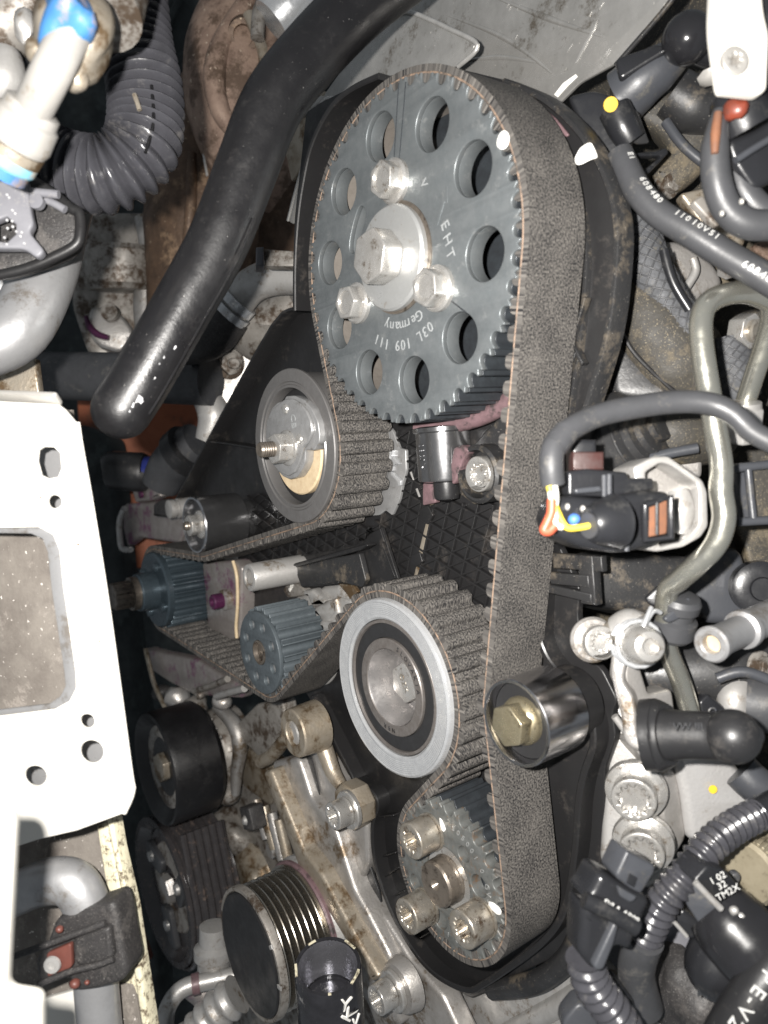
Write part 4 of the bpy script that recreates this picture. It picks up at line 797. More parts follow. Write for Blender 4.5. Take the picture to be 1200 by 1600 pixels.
# ---- can at the bottom
cb = PD(524, 1680, 322); cax = (PD(512, 1508, 300) - cb); cl = cax.length; cax.normalize()
o = thing('taped_tube', 'short open black tube with torn silver lettering at the bottom edge', 'tube', cb)
put('shell', lathe(cb, cax, [(13.2, 0), (13.4, cl * .5), (13.2, cl - 1), (12.8, cl), (11.6, cl), (11.2, cl - 4), (11, cl - 20), (0, cl - 20)], 52), 'foil_black', o)
put('inner_wall', lathe(cb, cax, [(11.6, cl - .3), (11.0, cl - 3), (10.6, cl - 18)], 44, cap=False), 'inner_silver', o)
vv = (CAMLOC - cb); vv -= cax * vv.dot(cax); vv.normalize(); ss = cax.cross(vv); ss = ss if ss.dot(RIGHT) > 0 else -ss
for s_, h_, sd_, sz, rot in (('Y', cl - 7, .42, 12, .3), ('K', cl - 13, .55, 13, -.6), ('K', cl - 20, .15, 12, .5), ('V', cl - 20, .75, 10, .2)):
    n_ = (vv * math.cos(sd_) + ss * math.sin(sd_)); x_ = (ss * math.cos(sd_) - vv * math.sin(sd_)); up_ = cax * math.cos(rot) + x_ * math.sin(rot); xx = x_ * math.cos(rot) - cax * math.sin(rot)
    text(s_, cb + cax * h_ + n_ * 13.5, xx, up_, sz * .72, 'paint_white', o, .35)
for k_ in (0, 1, 2, 4, 5, 8):
    a = k_ * .83 + (k_ % 3) * .3; rr_ = vv * math.cos(a) + ss * math.sin(a); put('tape_tear', box(cb + cax * (cl + .1) + rr_ * 12.3, rr_, cax.cross(rr_), cax, 1.0, 1.2 + (k_ % 3) * 2.2, .4, .1), 'cream_paint', o)
# ---- castings and pipes at lower left
o = thing('alternator_casting', 'grimy cast alternator body filling the gap behind the lower pulleys', 'alternator', PY(380, 1330, 55))
put('body', prism(EP(48), [(300, 1270), (340, 1240), (400, 1180), (430, 1230), (560, 1480), (600, 1640), (380, 1640), (300, 1560), (320, 1420)], 20, 5, 8, br=3), 'alu_dim', o)
put('shoulder', blob(PY(360, 1300, 44), 26, 14, 18, 2, .2), 'alu_dim', o)
put('shoulder', blob(PY(400, 1370, 46), 20, 12, 22, 8, .2), 'alu_brown', o)
for i, (x, y, r) in enumerate(((345, 1395, 5), (388, 1282, 7), (325, 1300, 4), (410, 1300, 5), (420, 1330, 5))):
    put('cast_boss', lathe(PY(x, y, 34), IN, [(0, 0), (r * .8, 0), (r, 1), (r * 1.1, 16)], 24), ('alu_cast', 'alu_dim')[i % 2], o)
for i in range(4): put('cooling_fin', sweep([PY(400 + i * 12, 1250 + i * 10, 36), PY(418 + i * 12, 1310 + i * 16, 36)], 3.4, 12, 1), ('alu_cast', 'alu_brown')[i % 2], o)
o = thing('square_plug', 'small dark square-headed plug on the grimy casting', 'plug', PY(386, 1282, 26)); put('head', prism2(Plane(PY(384, 1280, 20), IN, V((1, 0, .3))), [rnd([(-7, -7), (7, -7), (7, 7), (-7, 7)], 2)], 10, 1.2), 'tar_black', o); put('tip', lathe(PY(383, 1282, 20), OUT, [(3, 0), (2, 1.5), (0, 2)], 16), 'alu_clean', o)
o = thing('pump_bracket_web', 'dark brown sloping cast web between pump belt and lower bracket boss', 'bracket', PY(410, 1140, 40))
put('web', prism(EP(34), [(370, 1130), (400, 1100), (440, 1095), (445, 1130), (420, 1180), (405, 1185), (380, 1160)], 10, 2, 3), 'alu_dim', o)
put('strut', sweep([PY(x, y, 30) for x, y in ((450, 1150), (425, 1180), (408, 1190))], 4, 14), 'alu_brown', o)
put('skirt', prism(EP(44), [(370, 1165), (420, 1185), (440, 1220), (420, 1260), (380, 1230)], 10, 2, 3), 'alu_brown', o)
o = thing('ac_pipe', 'thin grey metal pipe curving at the bottom below the ribbed pulley', 'pipe', PD(300, 1560, 420)); put('tube', sweep(path([(258, 1610, 410), (262, 1575, 412), (285, 1545, 416), (330, 1532, 420), (380, 1522, 424)], 420), 4.6, 20), 'alu_clean', o); put('clip_band', sweep(path([(300, 1539, 417), (312, 1536, 418)], 417), 5.4, 20, 1), 'mauve_tube', o)
o = thing('ribbed_fitting', 'ribbed alloy hose fitting at the bottom beside the alternator pulley', 'fitting', PD(345, 1575, 400))
fp = path([(300, 1625), (325, 1595), (350, 1570), (372, 1552)], 400); put('barrel', corrugated(fp, 10.5, 7, 2.2, 26), 'alu_clean', o); put('rubber_tail', sweep(path([(285, 1650), (312, 1612)], 400), 9, 22, 1), 'rubber_black', o)
o = thing('ac_fitting', 'pale alloy pipe union standing between ribbed pulley and alternator cap', 'fitting', PD(336, 1500, 430)); put('union', lathe(PD(334, 1530, 430), UP, [(0, 0), (9, 0), (9, 12), (11, 13), (11, 18), (8, 20), (8, 30), (0, 31)], 28), 'alu_clean', o); put('base', blob(PD(322, 1545, 440), 14, 12, 9, 6, .15), 'alu_stained', o)
solo2('red_bracket', prism(CP(220, 1470, 480), [(198, 1395), (215, 1440), (236, 1500), (205, 1505), (195, 1450)], 6, 1), 'red_primer', 'dull red metal flap behind the cream edge at lower left', 'bracket')
# ---- corrugated hose, fittings, alloy pipe at upper left
cp = path([(195, -60, 262), (203, 0, 262), (212, 70, 262), (225, 130, 261), (228, 190, 260), (215, 240, 258), (170, 272, 257), (115, 268, 258), (70, 250, 260)], 260)
o = thing('corrugated_hose', 'black split corrugated hose curling round at upper left', 'hose', cp[5])
put('ribbed_tube', corrugated(cp, 12.8, 3.3, 2.9, 40, 1.3), 'corr_black', o)
inner = [p + (CAMLOC - p).normalized() * 12.4 + RIGHT * 2.4 for p in dense(cp[3:6], 1.5)]
put('split_seam', sweep(inner, .55, 8, 1), 'hose_black', o)
put('wire_end', sweep([PD(210, 148, 247), PD(215, 162, 246.5), PD(218, 172, 246.5)], .8, 8), 'alu_brown', o)
wf = path([(116, 40, 184), (82, 110, 182), (44, 186, 192)], 180)
o = thing('white_pipe_union', 'blurred white alloy pipe union with a pale blue ring at upper left', 'fitting', wf[2])
ax_ = (wf[2] - wf[0]).normalized()
put('neck', sweep([wf[0], wf[1], wf[2]], 4.6, 28), 'alu_white', o)
put('collar', lathe(wf[2] - ax_ * 4, ax_, [(0, 0), (5, 0), (6.6, .8), (6.8, 3), (7.6, 3.8), (7.8, 7), (8, 9), (7.2, 11), (0, 12)], 40), 'alu_white', o)
put('grey_band', lathe(wf[2] + ax_ * 7, ax_, [(0, 0), (7.4, .2), (7.2, 3), (0, 3)], 40), 'alu_brown', o)
put('blue_band', lathe(wf[2] + ax_ * 9.8, ax_, [(0, 0), (7.1, .2), (7.0, 2.4), (6.6, 3), (0, 3)], 40), 'cyan_paint', o)
put('blue_base', lathe(wf[2] + ax_ * 12.6, ax_, [(0, 0), (6.2, 0), (6.0, 3), (0, 3.4)], 36), 'blue_paint', o)
o = thing('blue_service_cap', 'chipped blue and rusty valve block at the upper left corner', 'valve', PD(115, 50, 195))
put('block', blob(PD(114, 52, 190), 9, 10, 11.5, 4, .14), 'alu_brown', o)
put('blue_face', blob(PD(103, 38, 183), 8.2, 6, 7.2, 9, .3), 'blue_paint', o)
put('upper_body', sweep(path([(150, 20, 205), (165, -40, 210)], 205), 12, 24, 1), 'alu_dim', o)
put('blue_tab', prism(CP(153, 92, 196, 20), [(160, 62), (172, 72), (158, 112), (146, 118), (140, 108)], 3, .6, 1), 'blue_paint', o)
for x, y in ((60, 80), (118, 122)): put('bolt_lug', blob(PD(x, y, 190), 3.2, 3, 3.6, 3, .1), 'alu_brown', o)
o = thing('hose_cluster', 'blurred grey pipe ends in the top left corner', 'pipe', PD(15, 60, 230))
put('pipe_end', sweep(path([(-40, 60), (0, 40), (30, 10), (60, -30)], 235), 10, 22), 'alu_dim', o)
put('connector', blob(PD(38, 40, 220), 3, 3, 5, 4, .15), 'alu_clean', o)
put('lower_bulb', sweep(path([(-20, 140, 225), (5, 120, 224), (8, 80, 224)], 225), [7, 6.5, 4], 20), 'alu_clean', o)
put('dark_tube', sweep(path([(30, 130), (40, 60), (70, 0), (85, -40)], 244), 3.2, 16), 'rubber_black', o)
o = thing('sensor_box', 'grey plastic sensor box with a black dished cover at far left', 'sensor', PD(60, 340, 235))
put('front_arm', prism(CP(30, 320, 226, 8), [(-20, 285), (42, 275), (48, 330), (53, 350), (45, 362), (70, 392), (58, 404), (38, 388), (-20, 388)], 4, .8, 2, holes=[[(-8, 345), (10, 338), (24, 350), (24, 365), (10, 378), (-8, 375)]]), 'grey_plastic', o)
put('black_dish', prism(CP(85, 355, 238, 5), [(45, 280), (75, 290), (108, 320), (118, 332), (120, 368), (110, 388), (60, 410), (-20, 432), (-20, 300)], 9, 1.4, 5), 'tar_black', o)
put('dish_rim', sweep(path([(42, 278), (60, 288), (82, 302), (110, 325), (124, 334), (125, 366), (117, 384), (84, 402), (40, 420), (-10, 432)], 234), 1.6, 12), 'plastic_black', o)
put('clip_bar', sweep(path([(46, 300), (70, 302), (92, 304)], 228), 1.3, 10), 'grey_plastic', o)
put('clip_bar', sweep(path([(72, 312), (88, 320), (102, 328)], 230), 1.2, 10), 'grey_plastic', o)
put('pin', lathe(PD(60, 318, 229), -FWD, [(2.2, 0), (2.2, 2), (0, 2.2)], 20), 'grey_plastic', o)
for i in range(14):
    r = random.Random(i); put('water_drop', lathe(PD(r.uniform(2, 40), r.uniform(295, 385), 225.6), -FWD, [(.45, 0), (.3, .3), (0, .4)], 10), 'grey_flake', o)
o = thing('alloy_pipe', 'thick pale aluminium pipe bending down at the left edge', 'pipe', PD(80, 480, 265))
put('tube', sweep(path([(122, 260, 300), (94, 340, 285), (70, 430, 272), (28, 512, 264), (-35, 545, 260), (-90, 552, 260)], 265), [10, 10.4, 10.6, 10.8, 10.4, 10], 36), 'alu_pipe', o)
put('side_pipe', sweep(path([(40, 420, 290), (10, 450, 290), (-30, 470, 290)], 290), 9, 24), 'alu_pipe', o)
solo2('pipe_shelf', prism(CP(20, 610, 300), [(-40, 560), (55, 560), (65, 640), (-40, 660)], 5, 1), 'alu_brown', 'rusty brown shelf strip under the pale aluminium pipe', 'shelf')
# ---- white bracket
WP = CP(100, 950, 222, -14, 3)
o = thing('white_bracket', 'overexposed white body bracket with holes and a large window at left', 'bracket', WP.o)
outline = [(-90, 622), (90, 632), (100, 640), (116, 660), (122, 700), (138, 790), (165, 960), (198, 1200), (203, 1238), (190, 1272), (120, 1298), (60, 1312), (20, 1325), (-90, 1335)]
win = [(-60, 826), (60, 824), (82, 836), (92, 860), (98, 920), (117, 1050), (118, 1075), (108, 1095), (85, 1108), (-60, 1126)]
def ell(x, y, a, b, n=20): return [(x + a * math.cos(2 * math.pi * i / n), y + b * math.sin(2 * math.pi * i / n)) for i in range(n)]
slot = [(56, 720), (58, 704), (68, 698), (84, 699), (93, 708), (95, 732), (90, 745), (76, 748), (62, 742)]
hol = [slot, ell(84, 784, 11.5, 10.5), ell(135, 1127, 12, 11), ell(142, 1175, 19, 18), ell(54, 1213, 18, 16)]
nub = [(92, 646), (100, 642), (112, 652), (116, 668), (96, 664)]
put('plate', prism2(WP, [WP.px(outline)] + [WP.px(h) for h in hol] + [WP.px(win)], 1.6, .4), 'body_white', o)
put('top_flange', prism(CP(40, 630, 224, -14, 62), [(-60, 612), (85, 618), (96, 634), (90, 640), (-60, 640)], 1.4, .4, 1), 'alu_white', o)
lipo = [(-60, 822), (62, 820), (86, 832), (96, 858), (102, 918), (121, 1050), (122, 1077), (110, 1099), (86, 1112), (-60, 1130)]
lipi = [(-60, 832), (48, 834), (66, 842), (74, 862), (80, 920), (100, 1050), (102, 1072), (94, 1088), (76, 1100), (-60, 1116)]
LPn = Plane(WP.o + WP.n * 3, WP.n, RIGHT); put('window_lip', prism2(LPn, [LPn.px(lipo + lipi[::-1])], 1.2, .3), 'alu_pipe', o)
put('edge_return', sweep([WP.hit(*p) + WP.n * 1.2 for p in ((116, 660), (122, 700), (138, 790), (165, 960), (198, 1200), (203, 1238), (190, 1272))], .9, 10), 'body_white', o)
put('notch_curl', prism(CP(195, 1255, 221), [(196, 1240), (202, 1236), (200, 1252), (191, 1262)], 1.5, .3, .5), 'alu_pipe', o)
back = thing('inner_rail_panel', 'grimy corroded grey panel behind the white bracket', 'panel', WP.o + WP.n * 25)
BPn = Plane(WP.o + WP.n * 25, WP.n, RIGHT)
put('sheet', prism(BPn, [(-100, 640), (110, 640), (130, 800), (160, 1000), (190, 1190), (190, 1250), (-100, 1290)], 2, .4), 'grimy_panel', back)
hb = Plane(WP.o + WP.n * 21, WP.n, RIGHT)
for i, (x, y, r) in enumerate(((84, 724, 34), (88, 786, 20), (139, 1129, 20), (146, 1178, 28), (58, 1215, 24))): put('backing_pad', prism2(hb, [rnd([(a * r / 4.5, b * r / 4.5) for a, b in ((-1, -1), (1, -1), (1, 1), (-1, 1))], 1) if False else [(hb.uv(hb.hit(x, y))[0] + a, hb.uv(hb.hit(x, y))[1] + b) for a, b in circ2((0, 0), r / 3.4, 20)]], 1, .2), 'alu_pipe', back)
# ---- tray below with elbow and clamp
TPn = CP(120, 1430, 262, -16, -4)
o = thing('rail_tray', 'dirty cream-edged metal tray below the white bracket', 'tray', TPn.o)
put('tray_sheet', prism(TPn, [(-60, 1260), (170, 1270), (185, 1400), (230, 1660), (-60, 1660)], 2, .4), 'grimy_panel', o)
put('cream_edge', prism(CP(195, 1430, 250, -16), [(165, 1278), (174, 1276), (183, 1330), (204, 1420), (216, 1500), (238, 1640), (226, 1640), (196, 1430)], 6, .8, 1), 'cream_paint', o)
put('side_fold', prism(CP(185, 1520, 256, -16), [(150, 1290), (166, 1286), (198, 1440), (226, 1660), (188, 1660), (180, 1480)], 4, .8, 1), 'cream_paint', o)
put('white_floor', prism(CP(90, 1580, 254, -16), [(70, 1560), (180, 1530), (190, 1660), (40, 1660)], 2, .4), 'body_white', o)
o = thing('elbow_pipe', 'speckled grey elbow pipe held in the tar-black clamp at lower left', 'pipe', PD(125, 1400, 245))
put('tube', sweep(path([(-40, 1430, 250), (20, 1400, 246), (70, 1378, 243), (112, 1380, 242), (135, 1415, 242), (145, 1480, 243), (152, 1560, 245), (162, 1660, 247)], 245), [6.5, 6.5, 7, 7.2, 7, 6.8, 6.8, 6.8], 32), 'alu_pipe', o)
o = thing('pipe_clamp', 'tar-black rubber pipe clamp with red primer plate at lower left', 'clamp', PD(140, 1480, 234))
put('block', prism(CP(140, 1480, 234, -8), [(84, 1440), (100, 1428), (150, 1418), (178, 1406), (186, 1440), (192, 1480), (200, 1520), (190, 1536), (150, 1548), (118, 1552), (100, 1542), (110, 1530), (60, 1545), (52, 1500), (70, 1480)], 12, 2, 3, br=3), 'tar_black', o)
put('strap_pad', prism(CP(145, 1480, 231, -8), [(112, 1468), (160, 1450), (170, 1450), (176, 1498), (165, 1504), (120, 1514), (112, 1490)], 4, 1.4, 3, br=3), 'tar_black', o)
put('strap_rib', sweep(path([(20, 1495), (75, 1475), (110, 1462), (165, 1442)], 231), 1.0, 10), 'tar_black', o)
put('strap_rib', sweep(path([(60, 1538), (110, 1518), (150, 1508), (178, 1498)], 231), 1.0, 10), 'tar_black', o)
put('red_plate', prism(CP(90, 1498, 232, -8), [(72, 1490), (110, 1474), (112, 1512), (74, 1528)], 2, .4, 1), 'red_primer', o)
put('plate_washer', lathe(PD(82, 1507, 230.5), -FWD, [(2.6, 0), (2.4, .7), (1.2, .7), (1, .2), (0, .2)], 24), 'alu_clean', o)
for x, y, r in ((117, 1537, 1.6), (136, 1535, .8), (93, 1452, 1.2)): put('primer_drop', blob(PD(x, y, 232.5), r, r, r, 2, .1, 2), 'red_primer', o)
o = thing('front_panel_post', 'blurred white post very close to the camera at the lower left edge', 'post', PD(10, 1450, 150))
put('post', prism(CP(8, 1450, 150, 10), [(-80, 1262), (0, 1266), (13, 1275), (20, 1295), (14, 1420), (6, 1560), (62, 1568), (64, 1680), (-80, 1680)], 6, 1.6, 2, br=3), 'body_white', o)
# ================================================================== right side: intake, pipes, wiring, mount
mat('steel_pipe', (.66, .65, .58), .24, .9, (.54, .53, .46), 90, (.38, .36, .28), .12, 30, .03)
mat('dust_brown', (.042, .038, .031), .65, 0, (.022, .0205, .0185), 60, (.105, .086, .058), .34, 22, .4, 500, (.18, .15, .10), .63, 900)
mat('loom_cloth', (.075, .078, .085), .7, 0, (.05, .052, .056), 200, (.12, .11, .09), .3, 60, .4, 900)
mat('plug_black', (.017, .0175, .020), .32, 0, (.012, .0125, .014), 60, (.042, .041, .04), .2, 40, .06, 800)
mat('plug_grey', (.050, .053, .060), .40, 0, (.038, .040, .046), 60, (.09, .085, .075), .25, 40, .08)
mat('ball_black', (.016, .016, .018), .22, 0, (.012, .012, .013), 60, bump=.02)
mat('orange_seal', (.20, .09, .05), .5, 0, (.12, .06, .04), 90); mat('red_plastic', (.20, .04, .022), .4, 0, (.10, .03, .02), 90); mat('maroon', (.045, .018, .016), .45, 0)
mat('wire_yellow', (.75, .58, .06), .45, 0, bump=0); mat('wire_red', (.50, .10, .05), .45, 0, bump=0); mat('wire_white', (.75, .74, .68), .45, 0, bump=0); mat('wire_blue', (.08, .20, .60), .4, 0, bump=0)
mat('yellow_dot', (.80, .52, .04), .5, 0, bump=0)
mat('knurled', (.33, .29, .21), .5, .3, (.22, .19, .13), 60, (.12, .10, .07), .3, 60, .1)
mat('ink_white', (.66, .66, .64), .6, 0, bump=0)
def Z(ox, oy, s): return lambda L: [(ox + p[0] * s, oy + p[1] * s) for p in L]
z1, z2, z3, z4, z5 = Z(880, 0, .26667), Z(880, 380, .26667), Z(840, 600, .3), Z(880, 900, .26667), Z(880, 1180, .26667)
def zp(f, L, d): return [PD(*f([p])[0], p[2] if len(p) > 2 else d) for p in L]
solo('cylinder_head', prism(EP(120), [(850, -60), (1400, -60), (1400, 1700), (850, 1700)], 20, 4), 'dust_brown', 'dusty dark engine head filling the gaps at the right', 'engine')
solo('upper_head_casting', prism(CP(1090, 60, 380, -8), [(1000, -40), (1300, -40), (1300, 300), (1000, 300), (960, 120)], 20, 4), 'alu_brown', 'tan cast metal seen behind the black ball in the top right', 'casting')
# ---- white cover with screw
o = thing('white_cover', 'glaring white plastic cover with one screw in the top right corner', 'cover', PD(1165, 60, 190))
WC2 = CP(1160, 70, 190, 8)
put('panel', prism(WC2, z1([(890, -120), (880, 100), (885, 200), (925, 490), (940, 525), (1160, 550), (1200, 520), (1215, 200), (1185, 80), (1165, -120)]), 4, 1, 2), 'body_white', o)
sc = WC2.hit(1145, 98); sn = -WC2.n; sb = put('screw', prism2(Plane(sc + sn * 1.4, -sn, RIGHT), [circ2((0, 0), 3.5, 36), splinepts(1.9, 1.15, 6, .3)], 2, .45, 3), 'alu_white', o)
put('screw_floor', lathe(sc + sn * .3, sn, [(2.4, 0), (2.4, .1), (0, .1)], 24), 'alu_dim', sb)
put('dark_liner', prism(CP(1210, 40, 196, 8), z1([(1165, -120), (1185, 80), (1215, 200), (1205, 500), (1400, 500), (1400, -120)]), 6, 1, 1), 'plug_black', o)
# ---- ball and stalk
o = thing('upper_ball_stud', 'glossy black ball stud on a grey plastic stalk at upper right', 'ball stud', PD(1080, 60, 240))
bc = PD(1074, 60, 236); put('ball', lathe(bc - UP * 7.6, UP, [(7.6 * math.sin(math.pi * i / 18), 7.6 - 7.6 * math.cos(math.pi * i / 18)) for i in range(19)], 40, 60), 'ball_black', o)
put('neck', sweep(zp(z1, [(790, 260), (860, 300), (930, 330)], 240), [5.5, 5, 4.6], 20), 'ball_black', o)
put('stalk', sweep(zp(z1, [(690, 300, 244), (560, 400, 247), (450, 480, 250), (360, 560, 254)], 248), [4.6, 7.2, 8.4, 9], 28), 'plug_grey', o)
put('stalk_fin', prism(CP(960, 100, 244, -20), z1([(300, 340), (560, 250), (640, 280), (330, 470)]), 5, 1.2, 2), 'plug_black', o)
put('tinfoil_scrap', blob(PD(1115, 118, 238), 5, 3, 2.4, 6, .25, 2), 'alu_white', o)
o = thing('intake_shroud', 'dusty black plastic shroud behind the yellow-dotted bracket', 'shroud', PD(1020, 200, 262))
put('shell', prism(CP(1030, 200, 262, -10, 8), z1([(290, 340), (500, 420), (640, 520), (700, 470), (930, 520), (960, 760), (820, 1020), (640, 1140), (480, 1010), (640, 880), (560, 760), (300, 640)]), 14, 4, 6, br=3), 'dust_brown', o)
put('crown_ridge', sweep(zp(z1, [(640, 540), (760, 620), (900, 660)], 258), [8, 9, 7], 20), 'plastic_dusty', o)
o = thing('hose_bracket', 'folded black hose bracket marked with a yellow paint dot', 'bracket', PD(960, 200, 246))
put('plate', prism(CP(940, 200, 246, -18, 6), z1([(20, 560), (180, 520), (290, 560), (330, 600), (420, 830), (340, 900), (240, 980), (150, 900), (60, 640)]), 6, 1.6, 3, br=3), 'plug_black', o)
put('fold', sweep(zp(z1, [(300, 640, 242), (350, 740, 242), (400, 830, 243)], 242), [5, 5, 4.4], 20), 'plug_black', o)
put('shelf', prism(CP(985, 215, 244, 10, 30), z1([(410, 640), (440, 650), (510, 840), (440, 850), (400, 830)]), 2, .5, 1), 'plastic_dusty', o)
put('foot', prism(CP(1005, 245, 244, 15), z1([(400, 895), (560, 880), (600, 860), (625, 890), (500, 1020), (460, 1010), (580, 910), (420, 912)]), 3, .7, 1), 'plug_black', o)
yd = PD(*z1([(278, 612)])[0], 236.4); put('paint_dot', lathe(yd, (CAMLOC - yd) + RIGHT * 60, [(2.2, 0), (2.1, .35), (0, .4)], 24), 'yellow_dot', o)
# ---- lettered hose
hp2 = zp(z1, [(330, 905, 232), (370, 990, 230), (440, 1120, 227), (560, 1250, 224), (740, 1360, 220), (930, 1480, 217), (1100, 1580, 214), (1300, 1700, 211)], 225)
o = thing('lettered_hose', 'grey-black rubber hose with white printed numbers at upper right', 'hose', hp2[2])
put('rubber_body', sweep(hp2, 4.0, 28), 'rubber_grey', o)
put('hose_tip', blob(hp2[0], 2.4, 2.4, 2.2, 3, .05, 2), 'paint_white', o)
def along(P, s, R, txt, size, par, m_='ink_white', side=0., flip=1):
    D = dense(P, .25); i0 = int(s / .25); n = len(txt)
    for k_, ch in enumerate(txt):
        i = i0 + int(k_ * size * .66 / .25)
        if ch == ' ' or i + 1 >= len(D): continue
        p = D[i]; T = (D[i + 1] - p).normalized(); v = (CAMLOC - p); v -= T * v.dot(T); v.normalize(); u = v.cross(T); nrm = v * math.cos(side) + u * math.sin(side)
        text(ch, p + nrm * (R + .02), T * flip, nrm.cross(T * flip), size, m_, par, .05)
along(hp2, 4, 4.0, 'E1', 2.6, o, side=.75); along(hp2, 14, 4.0, '608480', 2.8, o, side=.75); along(hp2, 30, 4.0, '11010V51', 2.8, o, side=.75); along(hp2, 54, 4.0, '60840', 2.8, o, side=.1)
# ---- braided looms
def loom(name, lab, P, r):
    o = thing(name, lab, 'wiring loom', V(P[0])); D = dense(P, 1.0); put('sleeve', sweep(D, r, 26, 1), 'loom_cloth', o)
    for h in range(12):                     # twisted threads of the braid
        for sg in (1, -1):
            pts = []; u = None
            for i in range(len(D)):
                T = (D[min(i + 1, len(D) - 1)] - D[max(0, i - 1)]).normalized()
                if u is None: u, _ = perp(T)
                else: u = (u - T * u.dot(T)).normalized()
                v = T.cross(u); a = sg * i * .22 / max(.6, r / 5) + h * math.pi / 6; pts.append(D[i] + (u * math.cos(a) + v * math.sin(a)) * (r + .05))
            put('braid_thread', sweep(pts, .28, 5, 1, ang=180), 'rubber_grey', o)
    return o
loom('braided_loom', 'braided dark wiring sleeve running down beside the cover rim', zp(z2, [(440, -180, 262), (440, -40, 260), (500, 150, 258), (600, 350, 258), (700, 520, 258), (740, 680, 262)], 258), 7.4)
loom('short_braided_loom', 'braided sleeve piece behind the bent steel pipe', zp(z2, [(960, 560, 258), (980, 680, 258), (1010, 820, 258), (1040, 900, 260)], 258), 7.0)
o = thing('loom_edge_strip', 'thin black trim strip edging the braided sleeve', 'strip', PD(1040, 420, 252)); put('strip', sweep(zp(z2, [(590, 40), (620, 160), (660, 260), (740, 390)], 250), 1.6, 12), 'plug_black', o)
o = thing('bare_casting', 'bare grey cast boss with a small bolt under the lettered hose', 'casting', PD(1060, 420, 285))
put('body', prism(CP(1060, 420, 282, 5), z2([(560, -20), (760, -20), (900, 120), (960, 240), (820, 330), (760, 380), (690, 270), (620, 120)]), 12, 3, 4, br=3), 'alu_cast', o)
put('ridge', sweep(zp(z2, [(760, 90), (775, 160), (740, 230), (705, 280)], 278), 1.6, 12), 'alu_clean', o)
hexhead(PD(1135, 425, 262), (-FWD + RIGHT * -.2 + UP * .5).normalized(), 3.6, 6.5, 'alu_clean', o, .3)
o = thing('head_bolt', 'silver hex bolt framed by the bent steel pipe', 'bolt', PD(1155, 520, 252)); nb = PD(1152, 518, 256); a = (-FWD + RIGHT * .55 - UP * .2).normalized(); hexhead(nb, a, 6.0, 6, 'bolt_bright', o, .4, 0); put('shank', lathe(nb + a * 6, a, [(3.8, 0), (3.8, 1.5), (3, 2), (0, 2)], 26), 'bolt_grimy', o)
o = thing('dusty_duct', 'dust-covered black air duct beside the cover rim', 'duct', PD(970, 530, 262))
put('dusty_bulge', sweep(zp(z2, [(330, 60, 275), (420, 280, 268), (520, 480, 266), (640, 680, 268), (740, 860, 272)], 268), [9, 12, 15, 17, 15], 28), 'dust_brown', o)
put('black_panel', prism(CP(960, 560, 262, -14), z2([(310, 460), (400, 620), (520, 740), (700, 900), (640, 960), (280, 900), (270, 700)]), 12, 3, 4, br=3), 'plastic_dusty', o)
put('seam', sweep(zp(z2, [(320, 470), (400, 620), (520, 750), (690, 900)], 257), .8, 8), 'plastic_black', o)
o = thing('round_grommet', 'black stepped rubber grommet under the arched wire', 'grommet', PD(1005, 670, 255))
gc = PD(985, 690, 258); ga = (-FWD + RIGHT * .75 + UP * .45).normalized()
put('base', lathe(gc - ga * 6, ga, [(17, 0), (18, 4), (17.5, 8), (15.5, 9.5)], 44), 'plastic_dusty', o)
put('step', lathe(gc, ga, [(15.6, 2), (15, 4), (12, 5), (11.6, 7.5), (9, 8), (8.6, 10), (5, 10.5), (4.8, 12.5), (0, 13)], 44), 'plastic_dusty', o)
put('sleeve', sweep(zp(z3, [(600, 240, 262), (700, 260, 260), (840, 260, 262), (920, 240, 266)], 262), [10, 11, 11, 10], 26), 'dust_brown', o)
o = thing('gasket_flange', 'pale cast flange curving below the rubber grommet', 'flange', PD(920, 670, 262))
put('web', prism(CP(930, 680, 262, -10), z3([(150, 60), (260, 150), (250, 260), (300, 360), (380, 430), (520, 420), (860, 350), (860, 500), (600, 520), (330, 480), (220, 330), (130, 210)]), 6, 1.6, 3), 'alu_cast', o)
put('bolt_pad', lathe(PD(892, 648, 252), -FWD + RIGHT * .4, [(6.4, 0), (6.2, 1), (4, 1.4), (0, 1.4)], 28), 'alu_clean', o)
# ---- steel pipe
sp = zp(z2, [(1330, 560, 232), (1290, 420, 228), (1210, 340, 224), (1080, 290, 221), (950, 300, 219), (850, 350, 217), (810, 440, 216), (812, 600, 215), (850, 850, 214), (890, 1080, 213), (925, 1300, 212)], 216)
sp += zp(z3, [(955, 560, 211), (970, 700, 211), (930, 830, 213), (830, 940, 217), (740, 1020, 222), (675, 1090, 227)], 214) + zp(z4, [(600, 330, 232), (620, 450, 236), (690, 620, 240), (750, 820, 244), (760, 900, 247)], 235)
o = thing('bent_fuel_pipe', 'bent bare steel fuel pipe looping down the right side', 'pipe', sp[9]); put('tube', sweep(sp, 3.15, 28, 7), 'steel_pipe', o)
put('return_leg', sweep(zp(z2, [(1215, 345, 224), (1215, 460, 228), (1170, 620, 233), (1110, 800, 238), (1065, 940, 242)], 230), 3.0, 26), 'steel_pipe', o)
ua = (sp[-1] - sp[-1]); n0 = PD(*z2([(1060, 960)])[0], 240); na = (PD(*z2([(1045, 1120)])[0], 243) - n0).normalized()
put('union_nut', prism2(Plane(n0, na, RIGHT), [rnd(hexpts(6.2, .2), .6, 2)], 11, .8), 'alu_clean', o)
put('union_collar', lathe(n0 - na * 2, na, [(3.2, 0), (5, .4), (5.2, 2.2)], 28), 'alu_clean', o)
